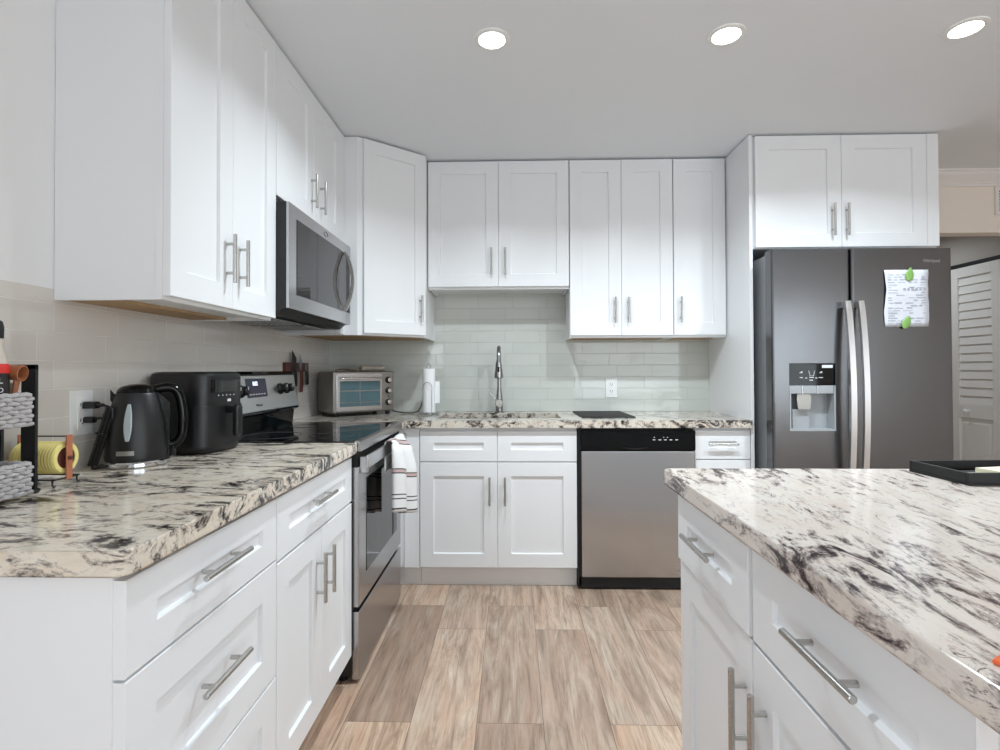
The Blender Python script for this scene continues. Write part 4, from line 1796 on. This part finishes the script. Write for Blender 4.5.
# things on the oven
c = MB(Matrix.Rotation(ta, 4, 'Z'))
loops = []
for k in range(15):
    v = k / 14
    r0 = .016 + .004 * math.sin(v * 9) + .003 * math.sin(v * 23)
    loops.append([(-.08 + .16 * v, r0 * 1.3 * math.cos(a) + .006 * math.sin(v * 6), .019 + r0 * math.sin(a) * .95) for a in [2 * PI * q / 16 for q in range(16)]])
c.loft(loops)
o = tag(c.build('rolled_cloth', M['cloth'], None, angle=60), 'rolled beige dishcloth lying on top of the toaster oven', 'cloth')
o.location = (-.885, 3.285, ZT + TH + .0125)
t = thing('kitchen_tongs', 'thin metal tongs lying on the toaster oven beside the rolled cloth', 'tongs', (-1.035, 3.18, ZT + TH + .0125), ta)
for sgn in (-1, 1):
    c = MB()
    c.tube(bez([(-.05, 0, .006), (-.01, sgn * .012, .014), (.04, sgn * .018, .010), (.08, sgn * .014, .005)], 6), .003, 8)
    c.build('arm', M['chrome'], t)

# ------------------------------------------------------------------ paper towel holder
PX, PY = -.520, 3.235
t = thing('paper_towel_holder', 'clear and wire paper towel holder at the left end of the sink', 'holder', (PX, PY, ZT), 0)
c = MB()
c.lathe([(.066, 0), (.068, .003), (.068, .012), (.064, .015)], seg=36)
c.build('base_plate', M['acrylic'], t)
c = MB()
c.tube([(0, 0, .012), (0, 0, .285)], .004, 10)
c.tube(arc(lambda k: (.013 * math.cos(PI * k) if 0 else .014 * math.cos(PI - PI * k), 0, .285 + .030 * math.sin(PI * k)), 15), .0018, 8)
c.build('spindle', M['gun'], t)
c = MB()
fr = -.052
c.tube([(-.027, fr, .012), (-.027, fr, .17)] + arc(lambda k: (.027 * math.cos(PI - PI * k), fr, .17 + .030 * math.sin(PI * k)), 13) + [(.027, fr, .17), (.027, fr, .012)], .0018, 8)
c.build('guard_wire', M['gun'], t)
t = thing('paper_towel_roll', 'white paper towel roll on the clear holder', 'paper towels', (PX, PY, ZT + .0155), 0)
c = MB()
c.lathe([(.008, 0), (.039, 0), (.040, .002), (.040, .266), (.039, .268), (.008, .268)], seg=36)
c.build('roll', M['roll'], t)
c = MB()
c.box(.030, .066, .010, .0115, .055, .19)
c.build('loose_sheet', M['roll'], t)

# black mat on the back worktop
c = MB()
c.prism(rounded([(.394, 3.005), (.700, 3.005), (.690, 3.435), (.388, 3.435)], .012, {0, 1, 2, 3}), 0, .006, .001)
tag(c.build('counter_mat', M['black_matte'], None), 'flat black mat on the back worktop above the dishwasher', 'mat').location = (0, 0, ZT)

# ------------------------------------------------------------------ island tray
t = thing('serving_tray', 'black rectangular tray on the far right of the island worktop', 'tray', (1.070, 1.262, ZT), math.radians(2))
TL, TWi, TH_ = .42, .178, .030
c = MB()
c.box(0, TL, 0, TWi, 0, .005)
c.box(0, TL, 0, .008, .005, TH_, .0015)
c.box(0, TL, TWi - .008, TWi, .005, TH_, .0015)
c.box(0, .008, .008, TWi - .008, .005, TH_, .0015)
c.box(TL - .008, TL, .008, TWi - .008, .005, TH_, .0015)
c.build('tray_body', M['black_matte'], t)
for i, (dx, dy, rot, w_, h_, z, lab) in enumerate(((.16, .085, .05, .15, .085, .0052, 'cream envelope lying flat in the black tray'),
                                                   (.18, .092, .22, .12, .075, .0080, 'pale folded paper lying on the envelope in the tray'))):
    c = MB(Matrix.Rotation(rot, 4, 'Z'))
    c.box(-w_ / 2, w_ / 2, -h_ / 2, h_ / 2, 0, .0025 if i == 0 else .014, .0008)
    tag(c.build('folded_paper' if i else 'envelope', M['cream'], None), lab, 'paper').location = (1.070 + dx, 1.262 + dy, ZT + z)
# orange napkin corner
c = MB()
pts = [(0, 0), (.16, .065), (.20, -.035), (.09, -.11)]
c.prism([(.0, .0), (.05, .030), (.15, .045), (.17, -.05), (.06, -.075)], 0, .005, .002)
c.prism([(.015, -.004), (.06, .020), (.14, .034), (.15, -.04), (.06, -.06)], .005, .010, .002)
tag(c.build('folded_napkin', M['orange'], None), 'orange folded napkin at the near edge of the island worktop', 'napkin').location = (.4465, .5055, ZT)

# ------------------------------------------------------------------ vent on the header wall
t = thing('wall_vent', 'white framed air vent high on the beige wall beyond the refrigerator', 'vent', (3.135, YW - .0001, 2.188), 0)
c = MB()
w_, h_ = .34, .186
c.box(0, w_, -.012, 0, 0, .025, .003)
c.box(0, w_, -.012, 0, h_ - .025, h_, .003)
c.box(0, .025, -.012, 0, .025, h_ - .025, .003)
c.box(w_ - .025, w_, -.012, 0, .025, h_ - .025, .003)
c.build('frame', M['trimw'], t)
c = MB()
c.box(.025, w_ - .025, -.003, 0, .025, h_ - .025)
c.build('duct_back', M['black_matte'], t)
c = MB()
for k in range(7):
    z = .032 + k * .018
    c.faces([(.025, -.010, z), (w_ - .025, -.010, z), (w_ - .025, -.003, z + .010), (.025, -.003, z + .010),
             (.025, -.0085, z - .001), (w_ - .025, -.0085, z - .001), (w_ - .025, -.0015, z + .009), (.025, -.0015, z + .009)],
            [(0, 1, 2, 3), (4, 7, 6, 5), (0, 4, 5, 1), (3, 2, 6, 7)])
c.build('louvres', M['trimw'], t)

# garden outside the rear window, seen only in reflections
c = MB()
c.box(-3, 7, -7.2, -6.8, -.1, 1.5)
c.box(-4, 8, -7.2, -3.6, -.2, -.1)
o = struct(c.build('ground_outside', M['green'], None, smooth=False))
